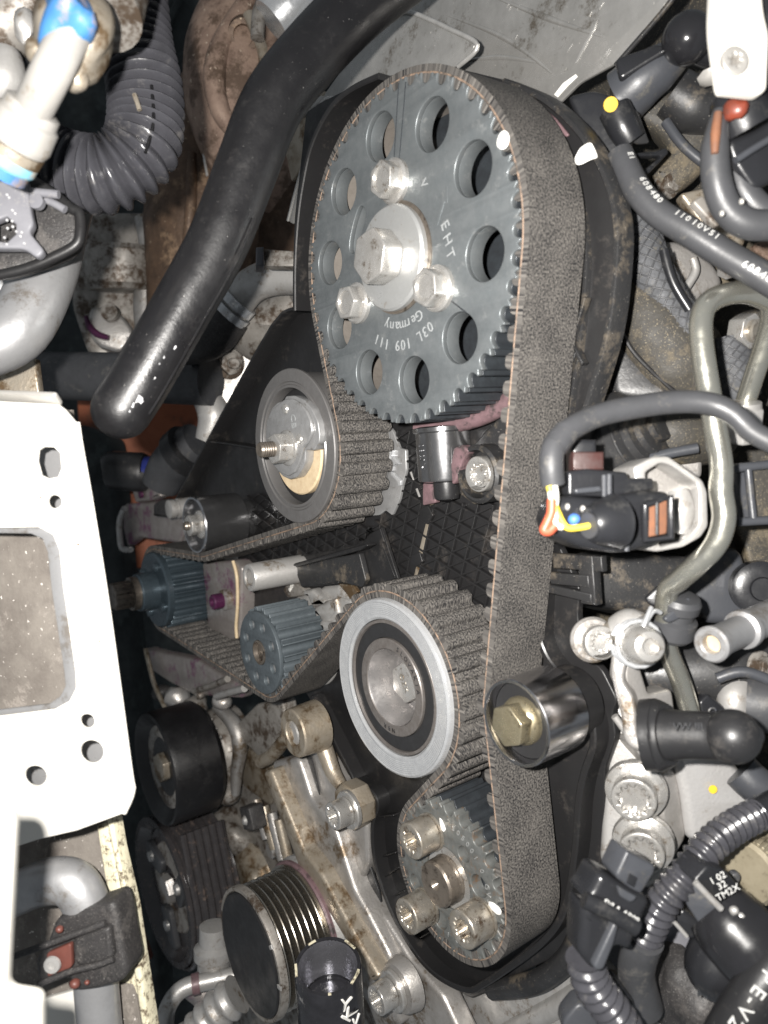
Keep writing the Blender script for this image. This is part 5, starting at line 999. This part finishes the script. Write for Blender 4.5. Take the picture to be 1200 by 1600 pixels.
# rubber grommet on the pipe
o = thing('pipe_grommet', 'rubber pipe grommet with a metal clip on the steel pipe', 'grommet', sp[16])
gc = PD(*z4([(660, 230)])[0], 231); ga = (PD(*z4([(640, 360)])[0], 233) - PD(*z4([(700, 130)])[0], 228)).normalized()
put('rubber_ring', lathe(gc - ga * 7, ga, [(3.2, 0), (5.6, .5), (6.4, 2), (6.2, 4.6), (5.2, 5.4), (5.2, 7.4), (6.6, 8.2), (6.6, 13), (5.6, 14.4), (3.2, 14.6)], 36), 'rubber_grey', o)
put('cheek', prism(CP(1065, 962, 225, 12), z4([(590, 250), (690, 170), (745, 120), (750, 190), (690, 250), (620, 280)]), 2, .6, 1), 'plug_grey', o)
put('upper_flap', prism(CP(1020, 930, 236, -20), z4([(470, 130), (540, 70), (600, 20), (570, 110), (560, 190), (500, 170)]), 3, .8, 1.5), 'plug_black', o)
# ---- arched wire and connector
wp = zp(z3, [(80, 520, 200), (72, 420, 199), (85, 330, 200), (150, 250, 202), (300, 170, 205), (480, 125, 207), (700, 95, 208), (880, 100, 207), (1010, 150, 205), (1120, 250, 203), (1250, 320, 200)], 203)
o = thing('arched_wire', 'grey taped wire arching over the steel pipe to the black connector', 'wire', wp[1]); put('tape_sleeve', sweep(wp, [3.2, 3.2, 3.2, 3.2, 3.1, 3.2, 3.2, 3.1, 3.0, 2.9, 2.8], 26), 'rubber_grey', o)
put('tape_overlap', sweep(wp[2:4], 3.45, 24), 'rubber_grey', o)
for nm, m_, L in (('yellow_core', 'wire_yellow', [(60, 530), (80, 600), (110, 680), (150, 745), (210, 748), (280, 735)]), ('white_core', 'wire_white', [(88, 530), (95, 600), (85, 680), (100, 735), (130, 745)]), ('red_core', 'wire_red', [(75, 600), (72, 670), (50, 725), (35, 760), (60, 765), (90, 735)]), ('teal_core', 'wire_white', [(68, 560), (78, 630), (95, 700)])):
    put(nm, sweep(zp(z3, L, 197), .85 if nm != 'red_core' else 1.3, 14), m_, o)
o = thing('sensor_connector', 'black multi-pin connector with coloured wires in front of the belt', 'connector', PD(950, 800, 205))
C1 = CP(950, 790, 206, 10, 0)
put('upper_shell', prism(C1, z3([(160, 455), (260, 440), (470, 460), (475, 490), (605, 490), (610, 550), (380, 590), (160, 580)]), 9, .8, .8), 'plug_black', o)
put('main_shell', prism(CP(950, 800, 203, 10), z3([(120, 590), (200, 575), (360, 600), (470, 570), (560, 550), (690, 560), (712, 600), (705, 800), (640, 830), (560, 860), (440, 885), (250, 860), (110, 800), (70, 700)]), 14, 2.6, 3, br=4), 'plug_black', o)
put('boot', sweep(zp(z3, [(270, 735, 198), (330, 725, 199), (400, 715, 201)], 200), [4.4, 6.0, 7.4], 28), 'plug_black', o)
put('boot_mouth', sweep(zp(z3, [(262, 738, 197), (285, 735, 197.6)], 198), 3.4, 24, 1), 'rubber_grey', o)
put('blue_pin', blob(PD(*z3([(190, 705)])[0], 199), 1.6, 1.6, 1.6, 1, .05, 2), 'wire_blue', o)
for x, a, b in ((348, 475, 585), (374, 470, 588), (465, 610, 870)): put('shell_rib', sweep(zp(z3, [(x, a), (x, b)], 202), .7, 8, 1), 'plug_grey', o)
put('orange_window', prism(CP(1030, 810, 201, 10), z3([(565, 630), (610, 612), (680, 605), (672, 780), (565, 800)]), 1.6, .3, .6), 'orange_seal', o)
put('window_divider', sweep(zp(z3, [(622, 615), (622, 785)], 200.4), .5, 8, 1), 'plug_black', o)
put('window_frame', sweep(zp(z3, [(560, 632), (690, 590), (692, 800), (560, 812), (560, 632)], 201), 1.1, 10, 1), 'plug_black', o)
put('latch', prism(CP(905, 765, 202, 10), z3([(195, 545), (330, 530), (340, 560), (200, 572)]), 2, .5, .6), 'plug_grey', o)
put('maroon_cap', box(PD(*z3([(245, 405)])[0], 212), RIGHT, UP, FWD, 8.5, 5, 8, .6), 'maroon', o)
put('cap_block', box(PD(*z3([(225, 350)])[0], 216), RIGHT, UP, FWD, 7, 6, 8, 1.2), 'plug_black', o)
for x, y in ((155, 640), (235, 650), (405, 715)): put('painted_glint', blob(PD(*z3([(x, y)])[0], 200.5), .8, .5, 1.0, 1, .1, 2), 'alu_white', o)  # white blobs standing in for small highlights on the shell
o = thing('sensor_housing', 'pale cast octagonal sensor housing behind the black connector', 'housing', PD(1065, 790, 222))
oc = z3([(500, 430), (600, 380), (680, 375), (860, 500), (885, 560), (890, 740), (850, 800), (760, 850), (620, 875), (560, 860), (520, 600)])
ic = z3([(560, 460), (640, 410), (690, 420), (830, 515), (842, 570), (842, 730), (800, 780), (740, 820), (640, 850), (600, 700)])
P8 = CP(1060, 790, 216, 8); put('rim', prism2(P8, [rnd(P8.px(oc), 1), rnd(P8.px(ic), 1)], 14, .6, 2), 'alu_clean', o)
put('inner_wall', prism(CP(1060, 790, 226, 8), z3([(480, 420), (680, 390), (860, 510), (870, 760), (760, 830), (560, 860)]), 6, 1), 'alu_cast', o)
put('inner_cone', sweep(zp(z3, [(730, 560, 222), (745, 650, 221), (730, 770, 222)], 222), [3, 4, 3], 20), 'alu_clean', o)
o = thing('grey_cable_channel', 'grey plastic cable channel right of the steel pipe', 'channel', PD(1175, 770, 235))
put('tray', prism(CP(1170, 770, 236, 5), z3([(1010, 430), (1300, 400), (1300, 720), (1040, 735), (1020, 600)]), 6, .8, 1), 'plug_grey', o)
put('frame_bar', sweep(zp(z3, [(1095, 430), (1110, 580), (1125, 715)], 232), 1.2, 10, 1), 'plug_grey', o)
put('frame_bar', sweep(zp(z3, [(1015, 440), (1150, 425), (1300, 410)], 232), 1.4, 10, 1), 'plug_grey', o)
put('frame_bar', sweep(zp(z3, [(1040, 718), (1150, 712), (1300, 705)], 232), 1.4, 10, 1), 'plug_grey', o)
put('dust_bed', prism(CP(1185, 770, 234, 5), z3([(1120, 450), (1300, 430), (1300, 690), (1140, 695)]), 1, .2), 'dust_brown', o)
# ---- intake manifold behind
o = thing('intake_manifold', 'broad dusty black intake box under the connector', 'manifold', PD(1060, 930, 262))
put('front_face', prism(CP(1010, 920, 262, 6, -10), z3([(200, 860), (700, 880), (880, 900), (1060, 850), (1150, 1140), (800, 1250), (500, 1190), (240, 1130)]), 20, 4, 6, br=4), 'plastic_dusty', o)
put('right_face', prism(CP(1140, 920, 262, -6), z3([(850, 880), (1060, 850), (1145, 1140), (1100, 1260), (860, 1250), (760, 1080)]), 20, 3, 4, br=3), 'plug_grey', o)
put('lower_duct', sweep(zp(z4, [(400, 560, 268), (700, 560, 264), (950, 560, 262), (1250, 540, 262)], 265), [12, 13, 14, 14], 26), 'plastic_dusty', o)
put('end_cap', lathe(PD(1190, 920, 252), -FWD + RIGHT * -.2, [(9, -6), (9, 0), (7, 1), (4, 1), (3.6, 2), (0, 2)], 30), 'plug_black', o)
put('rear_block', prism(CP(1180, 860, 268), z3([(1030, 740), (1300, 740), (1300, 1100), (1160, 1130), (1080, 850)]), 8, 1.5, 2), 'dust_brown', o)
o = thing('hose_stub', 'short open alloy hose stub pointing at the camera on the right', 'pipe', PD(1110, 1000, 222))
s0 = PD(*z4([(860, 405)])[0], 214); s1 = PD(*z4([(1250, 220)])[0], 238); sa_ = (s1 - s0); L_ = sa_.length; sa_.normalize()
put('tube', lathe(s0, sa_, [(2.6, 7), (2.6, .6), (3.1, .1), (4.6, 0), (5.2, .7), (5.0, 3), (4.5, 5), (4.5, 17), (5.7, 17.6), (5.9, 19), (5.7, 20.4), (5, 21), (5, L_), (0, L_)], 40), 'alu_pipe', o)
put('mouth_face', lathe(s0 + sa_ * 3, -sa_, [(2.7, 0), (0, .1)], 24), 'tan_plastic', o)
# ---- lever arm and spring bolts
o = thing('lever_bracket', 'ridged alloy lever bracket leading up to the sprung bolt', 'bracket', PD(990, 1100, 232))
put('arm_edge', prism(CP(975, 1080, 228, -25), z4([(330, 260), (370, 220), (440, 230), (400, 380), (370, 520), (350, 620), (410, 700), (430, 800), (430, 900), (470, 1030), (400, 1020), (350, 960), (340, 830), (300, 680), (275, 560), (280, 440)]), 8, 1.2, 2, br=3), 'alu_cast', o)
put('arm_face', prism(CP(1010, 1080, 234, 20), z4([(370, 500), (450, 520), (500, 680), (520, 690), (640, 660), (665, 830), (600, 860), (460, 850), (430, 790), (400, 690), (355, 610)]), 8, 1.2, 2), 'alu_cast', o)
put('top_lug', sweep(zp(z4, [(330, 330, 230), (390, 300, 228), (440, 320, 226)], 228), [5.2, 5.6, 5.2], 24), 'alu_clean', o)
o = thing('sprung_bolt', 'domed socket bolt wound with a wire spring on the lever bracket', 'bolt', PD(1008, 1008, 218))
b0 = PD(*z4([(420, 390)])[0], 224); ba = (PD(*z4([(530, 420)])[0], 211) - b0).normalized()
put('dome_head', lathe(b0 + ba * 6, ba, [(0, -6), (5.8, -6), (5.8, -1), (5.4, 0), (5.2, 2.8), (4.2, 4.6), (2.8, 5.2), (2.3, 5.2), (2, 3), (0, 3)], 36), 'bolt_bright', o)
for i in range(3):
    c = b0 + ba * (-1.5 + i * 2.2); u_, v_ = perp(ba); put('spring_coil', sweep([c + (u_ * math.cos(t_ * .42) + v_ * math.sin(t_ * .42)) * 6.6 + ba * (t_ * .04) for t_ in range(15)], .7, 8, 1), 'zinc', o)
put('spring_tail', sweep(zp(z4, [(440, 400, 219), (470, 300, 218), (500, 220, 219), (515, 185, 220)], 219), .7, 10), 'zinc', o)
put('spring_tail', sweep(zp(z4, [(430, 380, 220), (480, 280, 219), (520, 215, 220), (545, 205, 221), (570, 215, 222)], 220), .7, 10), 'zinc', o)
o = thing('stud_bolt', 'round-headed stud bolt left of the sprung bolt', 'bolt', PD(935, 1003, 232))
b0 = PD(*z4([(165, 370)])[0], 236); ba = (PD(*z4([(245, 400)])[0], 224) - b0).normalized()
put('washer', lathe(b0, ba, [(0, 0), (6.8, 0), (7, 1.5), (6.2, 2.4), (0, 2.4)], 36), 'alu_cast', o); capbolt(b0 + ba * 2.2, ba, 5.0, 7, 'bolt_bright', o, 0, deep=1.4, socket=.55)
put('pivot', sweep(zp(z4, [(270, 330, 232), (300, 310, 231), (330, 300, 230)], 231), 3, 18), 'bolt_grimy', o)
# ---- ball ended rod
rp = zp(z4, [(470, 930, 222), (560, 930, 220), (620, 930, 218), (720, 930, 215), (870, 935, 211), (960, 940, 208)], 215)
o = thing('lower_ball_stud', 'black rubber rod ending in a large shiny ball', 'ball stud', rp[2])
put('cuff', sweep(rp[:3], [10, 10.2, 8.4], 30), 'rubber_black', o); put('rod', sweep(rp[1:], [8.0, 7.2, 6.6, 6.4, 6.4], 32), 'rubber_black', o)
bc = PD(*z4([(995, 940)])[0], 206); put('ball', lathe(bc - UP * 7.2, UP, [(7.2 * math.sin(math.pi * i / 20), 7.2 - 7.2 * math.cos(math.pi * i / 20)) for i in range(21)], 44, 60), 'rubber_black', o)
put('ball_nose', blob(PD(*z4([(1115, 940)])[0], 204), 2.6, 2.6, 3.4, 1, .05), 'rubber_black', o)
put('clip_foot', prism(CP(1030, 1165, 222), z4([(490, 1010), (620, 1020), (680, 1030), (640, 1080), (560, 1060)]), 5, 1, 2), 'plug_grey', o)
text('VW III', PD(*z4([(730, 885)])[0], 206.6), RIGHT, UP, 3.0, 'rubber_grey', o, .2)
# ---- mount
o = thing('engine_mount', 'pale cast aluminium engine mount with two big flange bolts', 'engine mount', PD(1010, 1260, 255))
put('main_plate', prism(CP(980, 1270, 254, -22, 0), z5([(260, -160), (300, -300), (340, -300), (570, 100), (600, 400), (640, 620), (560, 760), (500, 800), (300, 740), (210, 640), (230, 300)]), 12, 2.5, 4, br=4), 'alu_clean', o)
put('step_face', prism(CP(1050, 1260, 250, 24), z5([(440, -80), (580, -90), (640, -40), (690, 180), (735, 480), (640, 640), (590, 620), (570, 150)]), 12, 2, 3, br=3), 'alu_cast', o)
put('broad_face', prism(CP(1120, 1220, 250, 6, 4), z5([(600, -80), (690, -110), (960, -60), (1030, 80), (1120, 180), (1300, 240), (1300, 330), (1100, 330), (900, 440), (740, 540), (700, 200)]), 14, 3, 5, br=4), 'alu_mount', o)
put('edge_bead', sweep(zp(z5, [(300, -230), (380, -120), (470, 0), (560, 140)], 246), 1.2, 12), 'alu_clean', o)
put('lower_web', prism(CP(1040, 1480, 250, -10), z5([(540, 760), (640, 700), (720, 920), (820, 1050), (540, 1380), (480, 1400), (400, 1300), (420, 1000)]), 10, 2, 3), 'tar_grey' if False else 'grey_plastic', o)
yd = PD(*z5([(877, 200)])[0], 249.0); put('paint_dot', lathe(yd, -FWD, [(1.4, 0), (1.3, .3), (0, .35)], 20), 'yellow_dot', o)
for i, (x, y, lab) in enumerate(((425, 200, 'silver flange bolt below the black rod, upper of two'), (470, 505, 'silver flange bolt partly hidden by the black plug, lower of two'))):
    p = PD(*z5([(x, y)])[0], 246); a = (-FWD + RIGHT * -.42 + UP * -.12).normalized(); b = thing('mount_bolt', lab, 'bolt', p, 'flange bolts of the engine mount')
    put('flange', lathe(p, a, [(0, -2), (9.4, -2), (9.8, 0), (9.4, 1.6), (8, 2.6), (7.4, 2.8)], 44), 'bolt_bright', b); capbolt(p + a * 2, a, 6.9, 6.0, 'bolt_bright', b, 0, deep=2.6, socket=.74)
# ---- lower wiring
cpn = zp(z5, [(1250, 290, 232), (1130, 350, 230), (1000, 420, 226), (880, 510, 222), (780, 620, 219), (680, 740, 218), (590, 850, 219), (530, 960, 221), (480, 1070, 224), (440, 1180, 228)], 222)
o = thing('corrugated_conduit', 'black corrugated wiring conduit sloping across the mount', 'conduit', cpn[5]); put('ribbed_tube', corrugated(cpn[1:9], 4.9, 2.6, 1.1, 28), 'corr_black', o); put('taped_end', sweep(cpn[8:] + zp(z5, [(430, 1300, 232), (480, 1480, 236)], 230), 5.4, 24), 'rubber_grey', o); put('taped_top', sweep([cpn[0], cpn[1]], 4.6, 20, 1), 'plug_black', o)
o = thing('sensor_plug', 'black sensor plug with a square latch standing before the lower mount bolt', 'connector', PD(955, 1420, 205))
pd_ = PD(*z5([(140, 1180)])[0], 208); pu = PD(*z5([(400, 640)])[0], 204); pa = (pu - pd_).normalized()
put('socket_block', prism(CP(995, 1370, 203, 12, 0), z5([(375, 560), (400, 575), (545, 650), (540, 690), (460, 820), (400, 790), (320, 730), (310, 700)]), 9, 1.0, 1), 'plug_grey', o)
put('latch_window', prism(CP(985, 1380, 202.4, 12), z5([(385, 690), (440, 720), (420, 780), (370, 750)]), 1, .3, .4), 'plug_black', o)
put('body', prism(CP(960, 1420, 202, 10), z5([(220, 690), (320, 740), (500, 840), (515, 870), (440, 1030), (400, 1010), (120, 850), (170, 800)]), 12, 2.2, 2, br=4), 'plug_black', o)
put('collar', sweep(zp(z5, [(120, 845), (260, 910), (430, 1010)], 200), 2.2, 14), 'plug_black', o)
put('lower_body', prism(CP(945, 1455, 202.5, 10), z5([(120, 880), (280, 970), (440, 1040), (400, 1160), (310, 1120), (230, 1270), (180, 1270), (100, 1180), (110, 1020)]), 11, 2.4, 2, br=4), 'plug_black', o)
put('key_rib', prism(CP(950, 1470, 200.5, 14), z5([(300, 985), (330, 1000), (300, 1110), (240, 1260), (200, 1270), (180, 1240)]), 3, .8, 1), 'plug_grey', o)
put('latch_face', prism(CP(980, 1395, 200.6, 10), z5([(325, 770), (440, 835), (400, 870), (330, 830)]), 2, .5, 1), 'plug_grey', o)
text('SVLA-AB09', PD(*z5([(340, 915)])[0], 199.2), RIGHT * .86 + UP * -.5, UP * .86 + RIGHT * .5, 2.2, 'ink_white', o, .05)
put('conduit', corrugated(zp(z5, [(130, 1180, 208), (150, 1290, 209), (210, 1400, 210), (290, 1500, 211), (380, 1640, 212)], 210), 5.4, 3.2, 1.3, 28), 'corr_black', o)
o = thing('coil_connector', 'black connector box with white printed digits at lower right', 'connector', PD(1120, 1390, 215))
put('printed_face', prism(CP(1110, 1385, 212, 20, 10), z5([(770, 740), (850, 650), (960, 680), (1060, 800), (1000, 880), (920, 900)]), 9, .9, 1), 'plug_black', o)
put('side_face', prism(CP(1080, 1410, 215, -20), z5([(700, 800), (770, 740), (925, 900), (860, 970), (800, 1000), (720, 880)]), 9, .8, 1), 'plug_grey', o)
put('edge_strip', sweep(zp(z5, [(775, 745), (850, 825), (925, 900)], 208), .9, 10, 1), 'alu_clean', o)
for s_, x, y in (('1 02', 905, 720), ('32', 930, 762), ('TM2X', 965, 805)): text(s_, PD(*z5([(x, y)])[0], 209.0), RIGHT * .8 + UP * .45, UP * .8 - RIGHT * .45, 2.7, 'ink_white', o, .05)
put('dark_arm', prism(CP(1075, 1440, 222, -10), z5([(630, 960), (700, 900), (840, 1010), (760, 1090), (720, 1060)]), 8, 1, 1), 'plug_black', o)
put('bright_edge', sweep(zp(z5, [(635, 960), (680, 1010), (725, 1062)], 219), .6, 8, 1), 'alu_clean', o)
o = thing('solenoid_valve', 'glossy black solenoid cylinder below the printed connector box', 'valve', PD(1150, 1450, 214))
put('cylinder', sweep(zp(z5, [(900, 900, 220), (980, 1000, 217), (1080, 1110, 214), (1150, 1190, 212)], 215), [9.4, 10.6, 10.8, 10.4], 36), 'ball_black', o)
put('nose', sweep(zp(z5, [(930, 1120, 222), (900, 1240, 222), (960, 1330, 222)], 222), [8, 9, 7], 26), 'plug_black', o)
put('threaded_ring', corrugated(zp(z5, [(800, 1310, 222), (850, 1325, 221), (900, 1330, 221)], 221), 4.6, 1.9, .7, 24), 'roller_black', o)
put('upper_lug', prism(CP(1150, 1425, 212), z5([(960, 880), (1050, 860), (1120, 930), (1110, 1010), (1040, 980)]), 6, 1, 2), 'plug_black', o)
for x, y in ((1000, 910), (1038, 945), (1072, 990)): put('lug_nub', blob(PD(*z5([(x, y)])[0], 210), 1.3, 1.2, 1.3, 1, .1, 2), 'alu_clean', o)
o = thing('knurled_cap', 'tan ribbed cap behind the printed connector at lower right', 'cap', PD(1150, 1370, 240))
k0 = PD(*z5([(1050, 690)])[0], 240); ka = (PD(*z5([(1190, 560)])[0], 252) - k0).normalized()
put('body', lathe(k0, ka, [(0, 0), (9.4, 0), (10.4, 1.2), (10.5, 29), (9, 30), (9, 40), (0, 40)], 56), 'knurled', o)
u_, v_ = perp(ka)
for i in range(44): a = i * 2 * math.pi / 44; r_ = u_ * math.cos(a) + v_ * math.sin(a); put('grip_rib', box(k0 + ka * 15 + r_ * 10.6, ka, ka.cross(r_), r_, 26, .75, .8, .2), 'knurled', o)
put('grey_tab', prism(CP(1150, 1370, 236), z5([(980, 700), (1030, 685), (1050, 720), (1030, 760), (1000, 750)]), 3, .8, 2), 'plug_grey', o)
lh = zp(z5, [(1300, 1200, 205), (1190, 1310, 205), (1110, 1420, 205), (1010, 1570, 206), (950, 1680, 207)], 205)
o = thing('printed_hose', 'black hose with large white letters in the bottom right corner', 'hose', lh[2]); put('rubber_body', sweep(lh, 6.2, 28), 'rubber_black', o)
L3 = lh[::-1]
for ch, x, y in (('P', 1190, 1296), ('E', 1140, 1385), ('-', 1100, 1440), ('V', 1060, 1502), ('2', 1010, 1570)):
    T = (L3[-1] - L3[0]).normalized(); p = PD(*z5([(x, y)])[0], 199.0); text(ch, p, -RIGHT * -.62 * -1 + UP * -.78 if False else (RIGHT * -.60 + UP * -.80), (RIGHT * .80 + UP * -.60), 5.6, 'ink_white', o, .2)
o = thing('lower_right_casting', 'oily grey casting in the gap above the lettered hose', 'casting', PD(1090, 1560, 245)); put('block', prism(CP(1100, 1540, 246, 4), z5([(560, 1380), (720, 1260), (830, 1130), (1020, 1380), (1000, 1480), (900, 1640), (500, 1640)]), 10, 2, 3), 'alu_dim', o); put('oil_lump', blob(PD(*z5([(700, 1400)])[0], 242), 13, 8, 12, 4, .25), 'tar_black', o)
text('B', PD(*z5([(828, 1178)])[0], 240), RIGHT * .8 + UP * .5, UP * .8 - RIGHT * .5, 3, 'alu_clean', o, .1)
o = thing('bottom_conduit_bracket', 'dark plastic bracket under the sensor plug conduit', 'bracket', PD(990, 1560, 225)); put('plate', prism(CP(975, 1560, 226), z5([(230, 1290), (300, 1300), (430, 1460), (380, 1500), (300, 1420)]), 5, 1, 2), 'plug_black', o); put('corner_block', prism(CP(900, 1590, 228), z5([(0, 1560), (90, 1450), (170, 1480), (230, 1640), (0, 1640)]), 8, 1, 2), 'plug_grey', o)
# ---- red-capped plug at far right
o = thing('red_cap_plug', 'black plug with a red insert under the white cover', 'connector', PD(1165, 200, 205))
put('barrel', sweep(zp(z1, [(1010, 560, 204), (1030, 640, 204), (1080, 760, 205)], 204), [6.2, 7.4, 8], 28), 'plug_black', o)
put('red_insert', blob(PD(*z1([(1005, 640)])[0], 197), 3, 2, 3, 3, .25, 2), 'red_plastic', o)
put('body', prism(CP(1180, 245, 203, 6, 6), z1([(960, 820), (1120, 760), (1320, 640), (1320, 1020), (1120, 1120), (1010, 960)]), 12, 1.6, 2, br=3), 'plug_black', o)
put('body_rib', sweep(zp(z1, [(1010, 940), (1100, 880), (1250, 790)], 200.5), 1, 10, 1), 'plug_grey', o)
put('cable', sweep(zp(z1, [(920, 650, 201), (890, 860, 201), (900, 1060, 202), (960, 1220, 203), (1080, 1310, 203), (1260, 1320, 203)], 202), [1.8, 3.6, 3.8, 3.9, 4.0, 4.0], 26), 'rubber_grey', o)
put('orange_strip', sweep(zp(z1, [(908, 660), (893, 780), (888, 900)], 197.6), [1.0, 1.3, .9], 12), 'orange_seal', o)
put('second_cable', sweep(zp(z1, [(1020, 1000, 208), (1060, 1120, 208), (1160, 1230, 208), (1280, 1250, 208)], 208), 3.8, 22), 'rubber_grey', o)
put('metal_clip', prism(CP(1105, 310, 214, 10), z1([(760, 1180), (820, 1140), (930, 1310), (900, 1330)]), 3, .6, 1), 'alu_dim', o)
for x, y in ((930, 1250), (1045, 1180)): put('painted_glint', blob(PD(*z1([(x, y)])[0], 197), .7, .5, .9, 2, .1, 2), 'alu_white', o)  # highlights on the cable, modelled as tiny white blobs
solo('head_flange_strip', prism(CP(1090, 320, 268), z1([(680, 1130), (860, 1090), (1080, 1400), (1040, 1470), (800, 1300)]), 6, 1.2, 2), 'alu_brown', 'greasy flange strip behind the lettered hose', 'flange')
solo('rust_edge', prism(CP(1190, 395, 262), z1([(1120, 1420), (1300, 1380), (1300, 1560), (1180, 1520)]), 6, 1.2, 2), 'rust', 'rusty flange corner at the right edge above the steel pipe', 'flange')
o = thing('lower_pipe_end', 'pale curved pipe end behind the large shiny ball', 'pipe', PD(1150, 1090, 250)); put('elbow', sweep(zp(z4, [(1010, 820, 250), (1000, 720, 250), (1040, 660, 252), (1130, 620, 256)], 250), [5, 5.4, 5, 4.6], 22), 'alu_clean', o); put('dark_hose', sweep(zp(z4, [(1080, 740, 246), (1180, 750, 244), (1320, 740, 244)], 245), 9, 24), 'rubber_grey', o); put('lower_loom', sweep(zp(z4, [(1040, 1140, 246), (1140, 1230, 244), (1300, 1300, 244)], 245), 6, 22), 'plug_grey', o)
o = thing('etched_tab', 'black plastic tab with an etched mark beside the thin steel pipe', 'tab', PD(1110, 1110, 246)); put('plate', prism(CP(1110, 1105, 246, 10), z4([(800, 740), (850, 690), (990, 800), (980, 860), (820, 850)]), 4, .8, 1), 'plug_black', o); put('etched_ring', sweep([PD(*z4([(875 + 22 * math.cos(t_), 795 + 22 * math.sin(t_))])[0], 243) for t_ in [i * .6 for i in range(11)]], .4, 6, 1), 'plug_grey', o)
# ---- dark base behind everything low on the right
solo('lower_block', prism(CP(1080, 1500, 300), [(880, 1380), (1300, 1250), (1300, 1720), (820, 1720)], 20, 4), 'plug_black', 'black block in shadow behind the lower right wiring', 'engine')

# ---- more of the grimy clutter between the larger parts on the right
rc = random.Random(12)
for i, (x, y, d_, L, lab) in enumerate(((1075, 215, 256, ((1040, 190), (1070, 230), (1120, 270)), 'thin dark cable behind the yellow-dotted bracket'), (1010, 700, 250, ((960, 735), (1030, 712), (1090, 700)), 'thin dark cable under the rubber grommet'), (1180, 1080, 240, ((1120, 1060), (1165, 1050), (1230, 1075)), 'thin dark cable above the pale curved pipe end'))):
    solo('thin_cable', sweep([PD(a, b, d_ - 2 * k) for k, (a, b) in enumerate(L)], 1.7, 14), 'plug_grey', lab, 'cable')
for i, (x, y, d_, lab) in enumerate(((1045, 640, 262, 'small grimy hex bolt right of the rubber grommet'), (1185, 1040, 250, 'small grimy hex bolt right of the steel pipe'), (1040, 290, 268, 'small grimy hex bolt under the lettered hose'))):
    p = PD(x, y, d_); t = thing('grimy_bolt', lab, 'bolt', p, 'small grimy bolts on the head'); hexhead(p, (-FWD + RIGHT * .4).normalized(), 3.6, 3.5, 'alu_dim', t, .3 * i, 5, 1)
